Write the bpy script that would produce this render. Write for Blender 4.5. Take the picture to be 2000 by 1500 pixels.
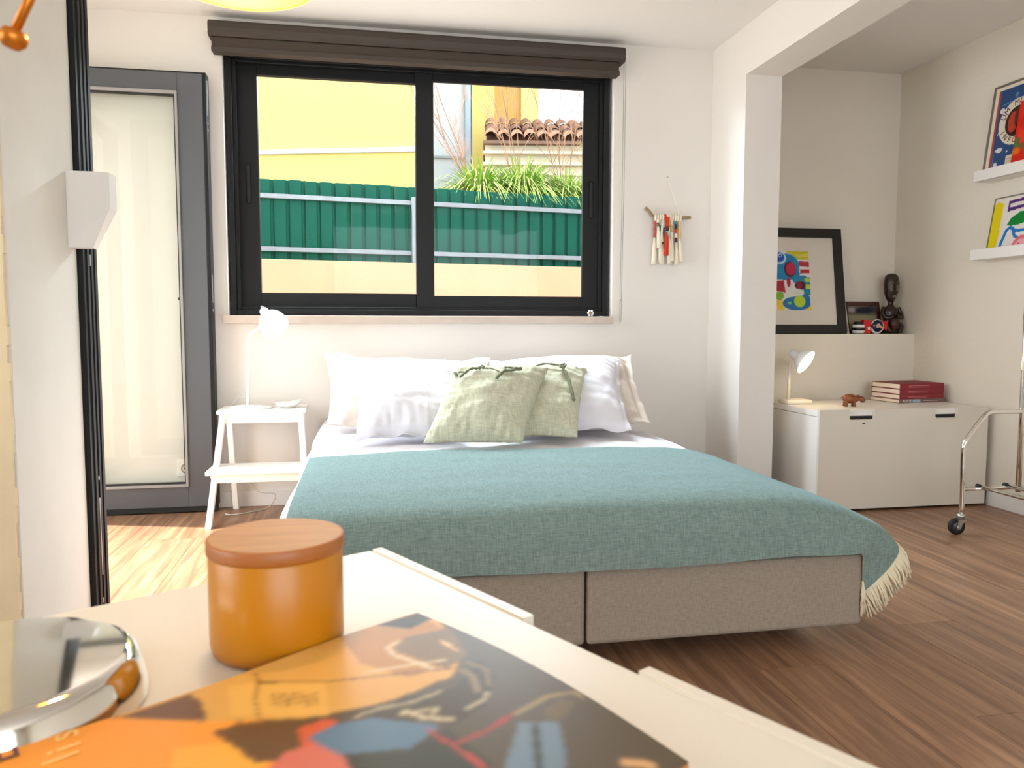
import bpy, bmesh, math, random
import numpy as np
from mathutils import Vector, Matrix, noise

for o in list(bpy.data.objects):
    bpy.data.objects.remove(o)
random.seed(7)
C = bpy.context.scene.collection
SC = bpy.context.scene
PI = math.pi

def lin(c):
    r = []
    for v in c:
        v = v / 255.0
        r.append(v / 12.92 if v <= 0.04045 else ((v + 0.055) / 1.055) ** 2.4)
    return (r[0], r[1], r[2], 1.0)

# ------------------------------------------------------------------ camera
cd = bpy.data.cameras.new('camera')
cam = bpy.data.objects.new('camera', cd)
C.objects.link(cam)
yaw, pitch, roll = 0.184, -0.0776, 0.0014
fw = Vector((math.sin(yaw) * math.cos(pitch), math.cos(yaw) * math.cos(pitch), math.sin(pitch)))
r0 = Vector((math.cos(yaw), -math.sin(yaw), 0))
u0 = r0.cross(fw)
rt = math.cos(roll) * r0 + math.sin(roll) * u0
up = -math.sin(roll) * r0 + math.cos(roll) * u0
cam.matrix_world = Matrix(((rt.x, up.x, -fw.x, 0), (rt.y, up.y, -fw.y, 0), (rt.z, up.z, -fw.z, 0.907), (0, 0, 0, 1)))
cd.sensor_width = 36
cd.lens = 1538.79 / 2000 * 36
cd.clip_start = 0.02
cd.dof.use_dof = True
cd.dof.focus_distance = 3.2
cd.dof.aperture_fstop = 14
SC.camera = cam

# ------------------------------------------------------------------ sky, sun, large lights, exposure
w = bpy.data.worlds.new('sky')
SC.world = w
w.use_nodes = True
nt = w.node_tree
bg = nt.nodes['Background']
bg.inputs['Color'].default_value = (0.80, 0.90, 1.0, 1)
bg.inputs['Strength'].default_value = 4.6

def light(kind, name, loc, energy, color, size=None, size_y=None, aim=None, radius=None):
    d = bpy.data.lights.new(name, kind)
    d.energy = energy
    d.color = color
    if kind == 'AREA':
        d.shape = 'RECTANGLE'
        d.size = size
        d.size_y = size_y
    if radius is not None:
        d.shadow_soft_size = radius
    o = bpy.data.objects.new(name, d)
    C.objects.link(o)
    o.location = loc
    if aim is not None:
        o.rotation_euler = Vector(aim).to_track_quat('-Z', 'Y').to_euler()
    return o

sun = light('SUN', 'sun', (-6, 5, 8), 16, (1.0, 0.93, 0.84), aim=(0.963 * 0.682, -0.27 * 0.682, -0.731))
sun.data.angle = math.radians(0.8)
light('AREA', 'daylight_at_terrace_door', (-1.62, 2.95, 1.1), 34, (0.95, 0.98, 1.0), 1.1, 1.9, (1, -0.75, -0.05))
light('AREA', 'window_fill_light', (0.32, 4.62, 2.40), 165, (0.76, 0.90, 1.0), 1.9, 0.35, (0, -0.72, -0.69))  # unseen lamp added above the window, boosts skylight on the bed
light('AREA', 'rear_fill_light', (1.0, -2.45, 1.35), 16, (1.0, 0.96, 0.90), 2.4, 1.6, (0.05, 1, -0.02))  # made-up fill lamp behind the camera, brightens the room
light('AREA', 'side_fill_light', (-2.5, 0.2, 1.5), 10, (1.0, 0.96, 0.90), 1.6, 1.3, (1, 0.1, 0.0))  # extra fill added out of view on the left

SC.view_settings.view_transform = 'Standard'
SC.view_settings.look = 'None'
SC.view_settings.exposure = 0.10
SC.view_settings.gamma = 1.0
SC.view_settings.use_curve_mapping = False

# ------------------------------------------------------------------ materials
def mat(name, col, rough=0.5, metal=0.0, bump=0.0, bscale=50.0, var=0.0, vscale=5.0, emit=0.0, emit_col=None,
        stretch=None, coat=0.0, spec=None, sheen=0.0):
    m = bpy.data.materials.new(name)
    m.use_nodes = True
    t = m.node_tree
    b = t.nodes['Principled BSDF']
    c = lin(col)
    b.inputs['Base Color'].default_value = c
    b.inputs['Roughness'].default_value = rough
    b.inputs['Metallic'].default_value = metal
    if spec is not None:
        b.inputs['Specular IOR Level'].default_value = spec
    if coat:
        b.inputs['Coat Weight'].default_value = coat
    if sheen:
        b.inputs['Sheen Weight'].default_value = sheen
    if emit:
        b.inputs['Emission Color'].default_value = lin(emit_col or col)
        b.inputs['Emission Strength'].default_value = emit
    tc = None
    if bump or var:
        tc = t.nodes.new('ShaderNodeTexCoord')
        mp = t.nodes.new('ShaderNodeMapping')
        if stretch:
            mp.inputs['Scale'].default_value = stretch
        t.links.new(tc.outputs['Object'], mp.inputs['Vector'])
    if bump:
        n = t.nodes.new('ShaderNodeTexNoise')
        n.inputs['Scale'].default_value = bscale
        n.inputs['Detail'].default_value = 4
        bp = t.nodes.new('ShaderNodeBump')
        bp.inputs['Strength'].default_value = bump
        bp.inputs['Distance'].default_value = 0.004
        t.links.new(mp.outputs['Vector'], n.inputs['Vector'])
        t.links.new(n.outputs['Fac'], bp.inputs['Height'])
        t.links.new(bp.outputs['Normal'], b.inputs['Normal'])
    if var:
        n = t.nodes.new('ShaderNodeTexNoise')
        n.inputs['Scale'].default_value = vscale
        n.inputs['Detail'].default_value = 5
        r = t.nodes.new('ShaderNodeValToRGB')
        r.color_ramp.elements[0].position = 0.3
        r.color_ramp.elements[1].position = 0.7
        r.color_ramp.elements[0].color = (c[0] * (1 - var), c[1] * (1 - var), c[2] * (1 - var), 1)
        r.color_ramp.elements[1].color = (min(1, c[0] * (1 + var)), min(1, c[1] * (1 + var)), min(1, c[2] * (1 + var)), 1)
        t.links.new(mp.outputs['Vector'], n.inputs['Vector'])
        t.links.new(n.outputs['Fac'], r.inputs['Fac'])
        t.links.new(r.outputs['Color'], b.inputs['Base Color'])
    return m

def glass_mat(name, tint=(1, 1, 1), refl=1.0, ior=1.5):
    m = bpy.data.materials.new(name)
    m.use_nodes = True
    t = m.node_tree
    t.nodes.clear()
    out = t.nodes.new('ShaderNodeOutputMaterial')
    tr = t.nodes.new('ShaderNodeBsdfTransparent')
    tr.inputs['Color'].default_value = (*tint, 1)
    gl = t.nodes.new('ShaderNodeBsdfGlossy')
    gl.inputs['Roughness'].default_value = 0.01
    gl.inputs['Color'].default_value = (refl, refl, refl, 1)
    fr = t.nodes.new('ShaderNodeFresnel')
    fr.inputs['IOR'].default_value = ior
    mx = t.nodes.new('ShaderNodeMixShader')
    ge = t.nodes.new('ShaderNodeNewGeometry')
    iv = t.nodes.new('ShaderNodeMath')
    iv.operation = 'SUBTRACT'
    iv.inputs[0].default_value = 1.0
    mu = t.nodes.new('ShaderNodeMath')
    mu.operation = 'MULTIPLY'
    t.links.new(ge.outputs['Backfacing'], iv.inputs[1])
    t.links.new(fr.outputs['Fac'], mu.inputs[0])
    t.links.new(iv.outputs[0], mu.inputs[1])
    t.links.new(mu.outputs[0], mx.inputs['Fac'])
    t.links.new(tr.outputs['BSDF'], mx.inputs[1])
    t.links.new(gl.outputs['BSDF'], mx.inputs[2])
    t.links.new(mx.outputs['Shader'], out.inputs['Surface'])
    return m

def weave_mat(name, c1, c2, sc, bump=0.25, rough=0.9, sky_sheen=0.0):
    m = bpy.data.materials.new(name)
    m.use_nodes = True
    t = m.node_tree
    b = t.nodes['Principled BSDF']
    b.inputs['Roughness'].default_value = rough
    b.inputs['Specular IOR Level'].default_value = 0.15
    tc = t.nodes.new('ShaderNodeTexCoord')
    hs = []
    for k, st in enumerate(((1, .12, .12), (.12, 1, 1))):
        mp = t.nodes.new('ShaderNodeMapping')
        mp.inputs['Scale'].default_value = st
        n = t.nodes.new('ShaderNodeTexNoise')
        n.inputs['Scale'].default_value = sc
        n.inputs['Detail'].default_value = 3
        t.links.new(tc.outputs['Object'], mp.inputs['Vector'])
        t.links.new(mp.outputs['Vector'], n.inputs['Vector'])
        hs.append(n)
    mx = t.nodes.new('ShaderNodeMath')
    mx.operation = 'ADD'
    t.links.new(hs[0].outputs['Fac'], mx.inputs[0])
    t.links.new(hs[1].outputs['Fac'], mx.inputs[1])
    hf = t.nodes.new('ShaderNodeMath')
    hf.operation = 'MULTIPLY'
    hf.inputs[1].default_value = 0.5
    t.links.new(mx.outputs[0], hf.inputs[0])
    r = t.nodes.new('ShaderNodeValToRGB')
    r.color_ramp.elements[0].position = 0.35
    r.color_ramp.elements[1].position = 0.65
    r.color_ramp.elements[0].color = lin(c1)
    r.color_ramp.elements[1].color = lin(c2)
    t.links.new(hf.outputs[0], r.inputs['Fac'])
    t.links.new(r.outputs['Color'], b.inputs['Base Color'])
    bp = t.nodes.new('ShaderNodeBump')
    bp.inputs['Strength'].default_value = bump
    bp.inputs['Distance'].default_value = 0.003
    t.links.new(hf.outputs[0], bp.inputs['Height'])
    t.links.new(bp.outputs['Normal'], b.inputs['Normal'])
    if sky_sheen:
        b.inputs['Sheen Weight'].default_value = sky_sheen
        b.inputs['Sheen Roughness'].default_value = 0.4
        b.inputs['Sheen Tint'].default_value = (.62, .90, 1, 1)  # bluish sheen puts skylight into the cloth colour
    return m

def plank_mat():
    m = bpy.data.materials.new('laminate')
    m.use_nodes = True
    t = m.node_tree
    b = t.nodes['Principled BSDF']
    b.inputs['Roughness'].default_value = 0.38
    tc = t.nodes.new('ShaderNodeTexCoord')
    oi = t.nodes.new('ShaderNodeObjectInfo')
    ad = t.nodes.new('ShaderNodeVectorMath')
    ad.operation = 'ADD'
    sc = t.nodes.new('ShaderNodeVectorMath')
    sc.operation = 'SCALE'
    sc.inputs['Scale'].default_value = 7.0
    t.links.new(oi.outputs['Location'], sc.inputs[0])
    t.links.new(tc.outputs['Object'], ad.inputs[0])
    t.links.new(sc.outputs[0], ad.inputs[1])
    mp = t.nodes.new('ShaderNodeMapping')
    mp.inputs['Scale'].default_value = (34, 2.0, 1)
    t.links.new(ad.outputs[0], mp.inputs['Vector'])
    n = t.nodes.new('ShaderNodeTexNoise')
    n.inputs['Scale'].default_value = 1.0
    n.inputs['Detail'].default_value = 7
    n.inputs['Roughness'].default_value = 0.6
    n.inputs['Distortion'].default_value = 0.5
    t.links.new(mp.outputs['Vector'], n.inputs['Vector'])
    r = t.nodes.new('ShaderNodeValToRGB')
    e = r.color_ramp.elements
    e[0].position = 0.28
    e[0].color = lin((104, 74, 54))
    e[1].position = 0.75
    e[1].color = lin((180, 140, 108))
    k = e.new(0.5)
    k.color = lin((144, 106, 79))
    t.links.new(n.outputs['Fac'], r.inputs['Fac'])
    hs = t.nodes.new('ShaderNodeHueSaturation')
    mr = t.nodes.new('ShaderNodeMapRange')
    mr.inputs['To Min'].default_value = 0.86
    mr.inputs['To Max'].default_value = 1.14
    t.links.new(oi.outputs['Random'], mr.inputs['Value'])
    t.links.new(mr.outputs['Result'], hs.inputs['Value'])
    t.links.new(r.outputs['Color'], hs.inputs['Color'])
    t.links.new(hs.outputs['Color'], b.inputs['Base Color'])
    bp = t.nodes.new('ShaderNodeBump')
    bp.inputs['Strength'].default_value = 0.08
    bp.inputs['Distance'].default_value = 0.002
    t.links.new(n.outputs['Fac'], bp.inputs['Height'])
    t.links.new(bp.outputs['Normal'], b.inputs['Normal'])
    return m

def attr_mat(name, rough=0.4, spec=0.4, bump=0.0):
    m = bpy.data.materials.new(name)
    m.use_nodes = True
    t = m.node_tree
    b = t.nodes['Principled BSDF']
    a = t.nodes.new('ShaderNodeAttribute')
    a.attribute_name = 'print'
    t.links.new(a.outputs['Color'], b.inputs['Base Color'])
    b.inputs['Roughness'].default_value = rough
    b.inputs['Specular IOR Level'].default_value = spec
    if bump:
        n = t.nodes.new('ShaderNodeTexNoise')
        n.inputs['Scale'].default_value = 60
        bp = t.nodes.new('ShaderNodeBump')
        bp.inputs['Strength'].default_value = bump
        bp.inputs['Distance'].default_value = 0.002
        t.links.new(n.outputs['Fac'], bp.inputs['Height'])
        t.links.new(bp.outputs['Normal'], b.inputs['Normal'])
    return m

WALL = mat('wall_paint', (232, 226, 218), 0.85, bump=0.12, bscale=60, spec=0.2)
WALL_T = mat('wall_paint_textured', (230, 221, 206), 0.85, bump=0.35, bscale=45, spec=0.2)
CEIL = mat('ceiling_paint', (236, 232, 226), 0.9, spec=0.2)
PIER = mat('pier_paint', (226, 221, 210), 0.8, bump=0.4, bscale=12, var=0.05, vscale=3)
WARMLIT = mat('lamp_warmed_paint', (228, 205, 165), 0.7, bump=0.3, bscale=30, var=0.06, vscale=8)  # warm lamp light put into the wall colour
WHITE = mat('white_lacquer', (240, 236, 230), 0.35)
WHITEM = mat('white_powder_coat', (240, 240, 240), 0.4)
CAB = mat('cream_white_foil', (238, 230, 214), 0.35)
BENCHF = mat('off_white_front', (222, 214, 200), 0.4)
BLACKF = mat('black_aluminium', (17, 18, 19), 0.5, spec=0.3)
GREYF = mat('grey_aluminium', (82, 84, 88), 0.4)
RUBBER = mat('black_rubber', (12, 12, 12), 0.6)
STEEL = mat('zinc_steel', (190, 190, 185), 0.35, 1.0)
CHROME = mat('chrome', (225, 222, 215), 0.07, 1.0)
GLASS = glass_mat('window_glass', ior=1.25)
GLASSD = glass_mat('door_glass', (0.975, 0.99, 0.975), 1.0)
SILL = mat('beige_stone', (196, 180, 166), 0.5, var=0.05, vscale=20)
BLIND = mat('taupe_blind', (64, 53, 44), 0.8, bump=0.1, bscale=300)
BLINDM = mat('taupe_cassette', (58, 48, 39), 0.55)
PLANK = plank_mat()
BASEB = mat('white_skirting', (236, 232, 228), 0.5)
SHEET = mat('white_cotton', (230, 228, 234), 0.9, bump=0.25, bscale=18, spec=0.15)
PILW = mat('white_pillowcase', (226, 224, 230), 0.9, bump=0.3, bscale=25, spec=0.15)
PILB = mat('ecru_linen', (216, 203, 192), 0.9, bump=0.3, bscale=25, spec=0.15)
GREEN = weave_mat('sage_linen', (182, 183, 158), (210, 210, 186), 190, 0.3)
BLANK = weave_mat('teal_wool', (142, 165, 158), (184, 205, 196), 320, 0.5, sky_sheen=0.6)
FRINGE = mat('cream_yarn', (226, 212, 182), 0.9)
BEDB = weave_mat('taupe_upholstery', (138, 124, 110), (160, 147, 132), 420, 0.2)
AMBER = mat('amber_glass', (190, 120, 8), 0.34, spec=0.5)
LIDW = mat('bamboo_lid', (186, 140, 88), 0.5, var=0.12, vscale=6, stretch=(3, 40, 3))
LIDE = mat('bamboo_lid_edge', (165, 98, 44), 0.45)
BULB = mat('lit_bulb', (255, 214, 150), 0.5, emit=3.5, emit_col=(255, 222, 160))
DARKW = mat('dark_carved_wood', (44, 30, 22), 0.3, bump=0.2, bscale=40)
BROWNW = mat('mahogany', (70, 36, 24), 0.4)
FIGW = mat('polished_brown_wood', (128, 70, 34), 0.28, var=0.4, vscale=30, stretch=(1, 1, 5))
STICK = mat('driftwood', (156, 134, 104), 0.9, bump=0.5, bscale=60, var=0.15, vscale=30)
COTTON = mat('cotton_cord', (240, 230, 210), 0.95)
PAPER = mat('book_pages', (240, 224, 206), 0.9)
ceramic = lambda n, c: mat(n, c, 0.2)

# ------------------------------------------------------------------ helpers
def obj(name, bm, m, parent=None, smooth=False, kind=None):
    me = bpy.data.meshes.new(name)
    bm.normal_update()
    bm.to_mesh(me)
    bm.free()
    if smooth:
        for p in me.polygons:
            p.use_smooth = True
    if m is not None:
        me.materials.append(m)
    o = bpy.data.objects.new(name, me)
    C.objects.link(o)
    if parent is not None:
        o.parent = parent
    if kind:
        o['kind'] = kind
    return o

def thing(name, label, cat, loc=(0, 0, 0), rz=0, group=None):
    o = bpy.data.objects.new(name, None)
    o.empty_display_size = 0.05
    C.objects.link(o)
    o.location = loc
    o.rotation_euler = (0, 0, rz)
    o['label'] = label
    o['category'] = cat
    if group:
        o['group'] = group
    return o

def tag(o, label, cat, group=None):
    o['label'] = label
    o['category'] = cat
    if group:
        o['group'] = group
    return o

def struct(name, bm, m, parent=None, smooth=False):
    o = obj(name, bm, m, parent, smooth)
    if parent is None:
        o['kind'] = 'structure'
    return o

def add_box(bm, a, b, M=None):
    x0, x1 = sorted((a[0], b[0]))
    y0, y1 = sorted((a[1], b[1]))
    z0, z1 = sorted((a[2], b[2]))
    vs = [bm.verts.new(((M @ Vector(p)) if M else p)) for p in
          ((x0, y0, z0), (x1, y0, z0), (x1, y1, z0), (x0, y1, z0), (x0, y0, z1), (x1, y0, z1), (x1, y1, z1), (x0, y1, z1))]
    for f in ((3, 2, 1, 0), (4, 5, 6, 7), (0, 1, 5, 4), (1, 2, 6, 5), (2, 3, 7, 6), (3, 0, 4, 7)):
        bm.faces.new([vs[i] for i in f])
    return vs

def box(*ab, bev=0.0, seg=2):
    bm = bmesh.new()
    for a, b in ab:
        add_box(bm, a, b)
    if bev:
        bmesh.ops.bevel(bm, geom=bm.edges[:], offset=bev, segments=seg, profile=0.5, affect='EDGES')
    return bm

def frame_of(d):
    d = Vector(d).normalized()
    a = Vector((0, 0, 1)) if abs(d.z) < 0.9 else Vector((1, 0, 0))
    x = d.cross(a).normalized()
    return x, d.cross(x).normalized()

def add_tube(bm, pts, r, n=10, cap=True):
    pts = [Vector(p) for p in pts]
    rs = r if isinstance(r, (list, tuple)) else [r] * len(pts)
    rings = []
    px = None
    for i, p in enumerate(pts):
        d = (pts[min(i + 1, len(pts) - 1)] - pts[max(i - 1, 0)])
        if d.length < 1e-9:
            d = Vector((0, 0, 1))
        d.normalize()
        if px is None:
            px, _ = frame_of(d)
        px = (px - d * px.dot(d)).normalized()
        py = d.cross(px)
        rings.append([bm.verts.new(p + (px * math.cos(2 * PI * k / n) + py * math.sin(2 * PI * k / n)) * rs[i]) for k in range(n)])
    for a, b in zip(rings, rings[1:]):
        for k in range(n):
            bm.faces.new((a[k], a[(k + 1) % n], b[(k + 1) % n], b[k]))
    if cap:
        bm.faces.new(rings[0][::-1])
        bm.faces.new(rings[-1])

def tube(pts, r, n=10):
    bm = bmesh.new()
    add_tube(bm, pts, r, n)
    return bm

def add_lathe(bm, prof, n=32, M=None):
    rings = []
    for r, z in prof:
        if r < 1e-6:
            v = Vector((0, 0, z))
            rings.append([bm.verts.new(M @ v if M else v)])
        else:
            rings.append([bm.verts.new((M @ Vector((r * math.cos(2 * PI * k / n), r * math.sin(2 * PI * k / n), z))) if M else
                                       (r * math.cos(2 * PI * k / n), r * math.sin(2 * PI * k / n), z)) for k in range(n)])
    for a, b in zip(rings, rings[1:]):
        for k in range(n):
            if len(a) == 1 and len(b) > 1:
                bm.faces.new((a[0], b[(k + 1) % n], b[k]))
            elif len(b) == 1 and len(a) > 1:
                bm.faces.new((a[k], a[(k + 1) % n], b[0]))
            elif len(a) > 1:
                bm.faces.new((a[k], a[(k + 1) % n], b[(k + 1) % n], b[k]))

def lathe(prof, n=32, M=None):
    bm = bmesh.new()
    add_lathe(bm, prof, n, M)
    return bm

def axis_m(loc, d, spin=0):
    q = Vector(d).to_track_quat('Z', 'Y')
    return Matrix.Translation(loc) @ q.to_matrix().to_4x4() @ Matrix.Rotation(spin, 4, 'Z')

def ellipsoid(bm, c, r, M=None, seg=16, rings=10):
    T = Matrix.Translation(c) @ Matrix.Diagonal((r[0], r[1], r[2], 1))
    bmesh.ops.create_uvsphere(bm, u_segments=seg, v_segments=rings, radius=1, matrix=(M @ T) if M else T)

def prism(poly, z0, z1, M=None):
    bm = bmesh.new()
    add_prism(bm, poly, z0, z1, M)
    return bm

def add_prism(bm, poly, z0, z1, M=None):
    a = [bm.verts.new((M @ Vector((x, y, z0))) if M else (x, y, z0)) for x, y in poly]
    b = [bm.verts.new((M @ Vector((x, y, z1))) if M else (x, y, z1)) for x, y in poly]
    bm.faces.new(a[::-1])
    bm.faces.new(b)
    n = len(poly)
    for i in range(n):
        bm.faces.new((a[i], a[(i + 1) % n], b[(i + 1) % n], b[i]))

def spline(pts, k=8):
    P = [Vector(p) for p in pts]
    P = [2 * P[0] - P[1]] + P + [2 * P[-1] - P[-2]]
    out = []
    for i in range(1, len(P) - 2):
        for j in range(k):
            t = j / k
            a, b, c, d = P[i - 1:i + 3]
            out.append(0.5 * ((2 * b) + (c - a) * t + (2 * a - 5 * b + 4 * c - d) * t * t + (3 * b - a - 3 * c + d) * t ** 3))
    out.append(P[-2])
    return out

def text_obj(name, s, size, m, M, parent, extr=0.0006):
    cu = bpy.data.curves.new('tmp', 'FONT')
    cu.body = s
    cu.size = size
    cu.extrude = extr
    cu.align_x = 'CENTER'
    cu.align_y = 'CENTER'
    o = bpy.data.objects.new('tmp', cu)
    C.objects.link(o)
    bpy.context.view_layer.update()
    me = bpy.data.meshes.new_from_object(o)
    bpy.data.objects.remove(o)
    me.transform(M)
    me.name = name
    me.materials.clear()
    me.materials.append(m)
    r = bpy.data.objects.new(name, me)
    C.objects.link(r)
    r.parent = parent
    return r

# flat printed artwork: shapes painted into the vertex colours of a fine sheet
def paint(U, V, base, layers, blur=0):
    col = np.zeros(U.shape + (3,))
    col[:] = lin(base)[:3]
    for kind, c, wd, pts in layers:
        P = np.array(pts, float)
        if kind == 'p':
            ins = np.zeros(U.shape, bool)
            n = len(P)
            for i in range(n):
                x1, y1 = P[i]
                x2, y2 = P[(i + 1) % n]
                if y1 == y2:
                    continue
                cnd = ((y1 > V) != (y2 > V)) & (U < (x2 - x1) * (V - y1) / (y2 - y1) + x1)
                ins ^= cnd
        elif kind == 'e':
            (cx, cy), (rx, ry) = P[0], P[1]
            ins = ((U - cx) / rx) ** 2 + ((V - cy) / ry) ** 2 < 1
        else:
            ins = np.zeros(U.shape, bool)
            for (x1, y1), (x2, y2) in zip(P, P[1:]):
                dx, dy = x2 - x1, y2 - y1
                L = dx * dx + dy * dy + 1e-12
                t = np.clip(((U - x1) * dx + (V - y1) * dy) / L, 0, 1)
                ins |= (U - x1 - t * dx) ** 2 + (V - y1 - t * dy) ** 2 < (wd / 2) ** 2
        col[ins] = lin(c)[:3]
    for _ in range(blur):
        p = np.pad(col, ((1, 1), (1, 1), (0, 0)), 'edge')
        col = (p[:-2, 1:-1] + p[2:, 1:-1] + p[1:-1, :-2] + p[1:-1, 2:] + 2 * col) / 6
    return col

def print_sheet(name, m, parent, umax, vmax, nu, nv, place, base, layers, blur=0, umin=0, vmin=0):
    U, V = np.meshgrid(np.linspace(umin, umax, nu), np.linspace(vmin, vmax, nv), indexing='ij')
    col = paint(U, V, base, layers, blur).reshape(-1, 3)
    co = [place(u, v) for u, v in zip(U.ravel(), V.ravel())]
    fs = [(i * nv + j, (i + 1) * nv + j, (i + 1) * nv + j + 1, i * nv + j + 1) for i in range(nu - 1) for j in range(nv - 1)]
    me = bpy.data.meshes.new(name)
    me.from_pydata(co, [], fs)
    at = me.color_attributes.new('print', 'FLOAT_COLOR', 'POINT')
    at.data.foreach_set('color', np.c_[col, np.ones(len(col))].astype(np.float32).ravel())
    for p in me.polygons:
        p.use_smooth = True
    me.materials.append(m)
    o = bpy.data.objects.new(name, me)
    C.objects.link(o)
    o.parent = parent
    return o
MAG = [
('p',(225,170,85),0,[(193,0),(140,-5),(60,-5),(5,-1),(-1,23),(7,44),(27,82),(40,94),(79,91),(118,72),(151,44)]),
('p',(190,135,65),0,[(60,-5),(0,0),(7,44),(27,82),(58,78),(70,42)]),
('p',(55,40,28),0,[(34,1),(0,0),(0,17),(21,22)]),
('p',(128,100,60),0,[(32,31),(2,39),(19,80),(38,85),(47,41)]),
('p',(115,78,52),0,[(193,2),(156,3),(157,36)]),
('p',(238,185,95),0,[(137,7),(94,45),(109,79),(147,40)]),
('s',(70,50,32),1.4,[(121,6),(122,19),(93,47),(35,87)]),
('s',(80,55,35),1.4,[(157,4),(155,15),(159,35)]),
('s',(110,80,45),1.1,[(123,18),(131,33),(137,54)]),
('s',(245,222,175),2.2,[(37,33),(47,35),(50,47),(43,79)]),
('s',(240,215,165),1.9,[(72,54),(32,75)]),
('s',(250,205,130),2.2,[(18,51),(20,70)]),
('p',(250,160,50),0,[(266,4),(242,-8),(196,0),(159,37),(119,73),(114,88),(149,116),(264,49)]),
('p',(252,180,65),0,[(185,68),(178,51),(150,68),(148,92),(162,104)]),
('p',(105,75,45),0,[(160,49),(146,51),(127,65),(111,81),(118,97),(133,104),(153,89),(156,67)]),
('p',(215,95,55),0,[(126,77),(111,80),(108,86),(124,97),(131,94)]),
('p',(215,115,95),0,[(155,101),(138,91),(120,99),(115,127),(124,138),(157,113)]),
('p',(95,125,150),0,[(126,89),(111,88),(86,102),(72,129),(93,133),(121,112)]),
('p',(60,62,50),0,[(119,113),(93,133),(72,133),(72,171),(96,178),(126,141)]),
('p',(75,60,40),0,[(103,84),(78,90),(48,106),(17,90),(24,113),(46,132),(68,133),(85,110)]),
('s',(205,190,150),1.6,[(100,90),(87,92),(72,100),(54,103)]),
('s',(225,205,165),2.4,[(78,105),(74,118),(65,129)]),
('s',(215,195,150),1.9,[(82,105),(65,115),(73,120)]),
('s',(150,125,85),1.6,[(25,87),(22,102),(32,117)]),
('s',(230,210,160),1.6,[(55,127),(43,127),(37,122)]),
('s',(150,125,90),3.2,[(33,92),(33,104),(40,117)]),
('s',(190,60,50),1.9,[(40,148),(61,149),(77,146),(79,127)]),
('s',(200,70,55),2.2,[(77,146),(76,167),(79,179)]),
('p',(115,135,150),0,[(43,156),(27,169),(47,195),(61,201),(76,182)]),
('s',(60,60,50),3.8,[(39,164),(59,189)]),
('s',(165,140,90),2.4,[(39,148),(16,148),(2,156),(3,163)]),
('p',(110,92,60),0,[(26,156),(13,155),(8,162),(22,169),(31,165)]),
('s',(225,175,120),5.4,[(25,213),(17,222)]),
('s',(80,55,35),0.8,[(122,36),(126,49)]),
('s',(80,55,35),0.8,[(119,39),(124,51)]),
('s',(80,55,35),0.8,[(117,40),(121,53)]),
('s',(80,55,35),0.8,[(115,42),(120,55)]),
('s',(80,55,35),0.8,[(113,44),(117,57)]),
('s',(80,55,35),0.8,[(110,47),(116,58)]),
('s',(80,55,35),0.8,[(109,48),(113,61)]),
('s',(80,55,35),0.8,[(106,50),(112,62)]),
('s',(80,55,35),0.8,[(104,52),(109,64)])]

# ================================================================== THE ROOM
YB = 4.02
H = 2.34
fl = struct('floor', box(((-1.9, -2.8, -0.12), (3.3, 4.3, -0.008))), mat('floor_underlay', (60, 42, 30), 0.9))
pm = None
PW, PL = 0.19, 1.38
nplank = 0
for i in range(25):
    x = -1.47 + i * PW
    off = (i * 0.53) % PL
    for j in range(-2, 4):
        y0 = -0.9 + off + j * PL
        y1 = y0 + PL
        y0, y1 = max(y0, -2.6), min(y1, YB + 0.1)
        if y1 - y0 < 0.05:
            continue
        if x > 3.05:
            continue
        wcut = min(PW, 3.075 - x)
        if x < -0.75 and y1 < 2.3:
            continue
        full = abs(y1 - y0 - PL) < 1e-6 and wcut > PW - 1e-6
        if full and pm is not None:
            o = bpy.data.objects.new('plank', pm)
            C.objects.link(o)
            o.parent = fl
        else:
            bm = box(((-PW / 2 + .0006, -(y1 - y0) / 2 + .0006, -0.008), (-PW / 2 + wcut - .0006, (y1 - y0) / 2 - .0006, 0)))
            o = obj('plank', bm, PLANK, fl)
            if full:
                pm = o.data
        o.location = (x + PW / 2, (y0 + y1) / 2, 0)

struct('ceiling', box(((-2.9, -2.8, H), (3.3, 2.4, H + 0.2)), ((-1.72, 2.4, H), (3.3, 4.45, H + 0.2))), CEIL)  # overhang past the back wall added to block sun
# back wall with the window hole; the hole is x -0.65..1.285, z 0.945..2.21
struct('wall_back', box(((-1.7, YB, 0), (-0.65, YB + .26, H)), ((1.285, YB, 0), (2.018, YB + .26, H)),
                        ((-0.65, YB, 0), (1.285, YB + .26, 0.94)), ((-0.65, YB, 2.215), (1.285, YB + .26, H))), WALL)
struct('wall_alcove', box(((2.018, 4.185, 0), (3.3, 4.4, H))), WALL_T)
struct('wall_alcove_lower', box(((2.018, 3.985, 0), (3.066, 4.185, 0.847)), bev=0.002), WALL_T)
struct('wall_right', box(((3.066, -2.8, 0), (3.3, 4.4, H))), WALL_T)
struct('wall_pillar', box(((1.829, 3.642, 0), (2.018, YB + .26, H))), WALL)
struct('trim_beam', box(((1.829, -2.6, 2.107), (2.018, 3.642, H))), WALL)
struct('wall_pier', box(((-2.9, 1.87, 0), (-0.752, 2.295, H)), bev=0.004), PIER)
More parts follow.
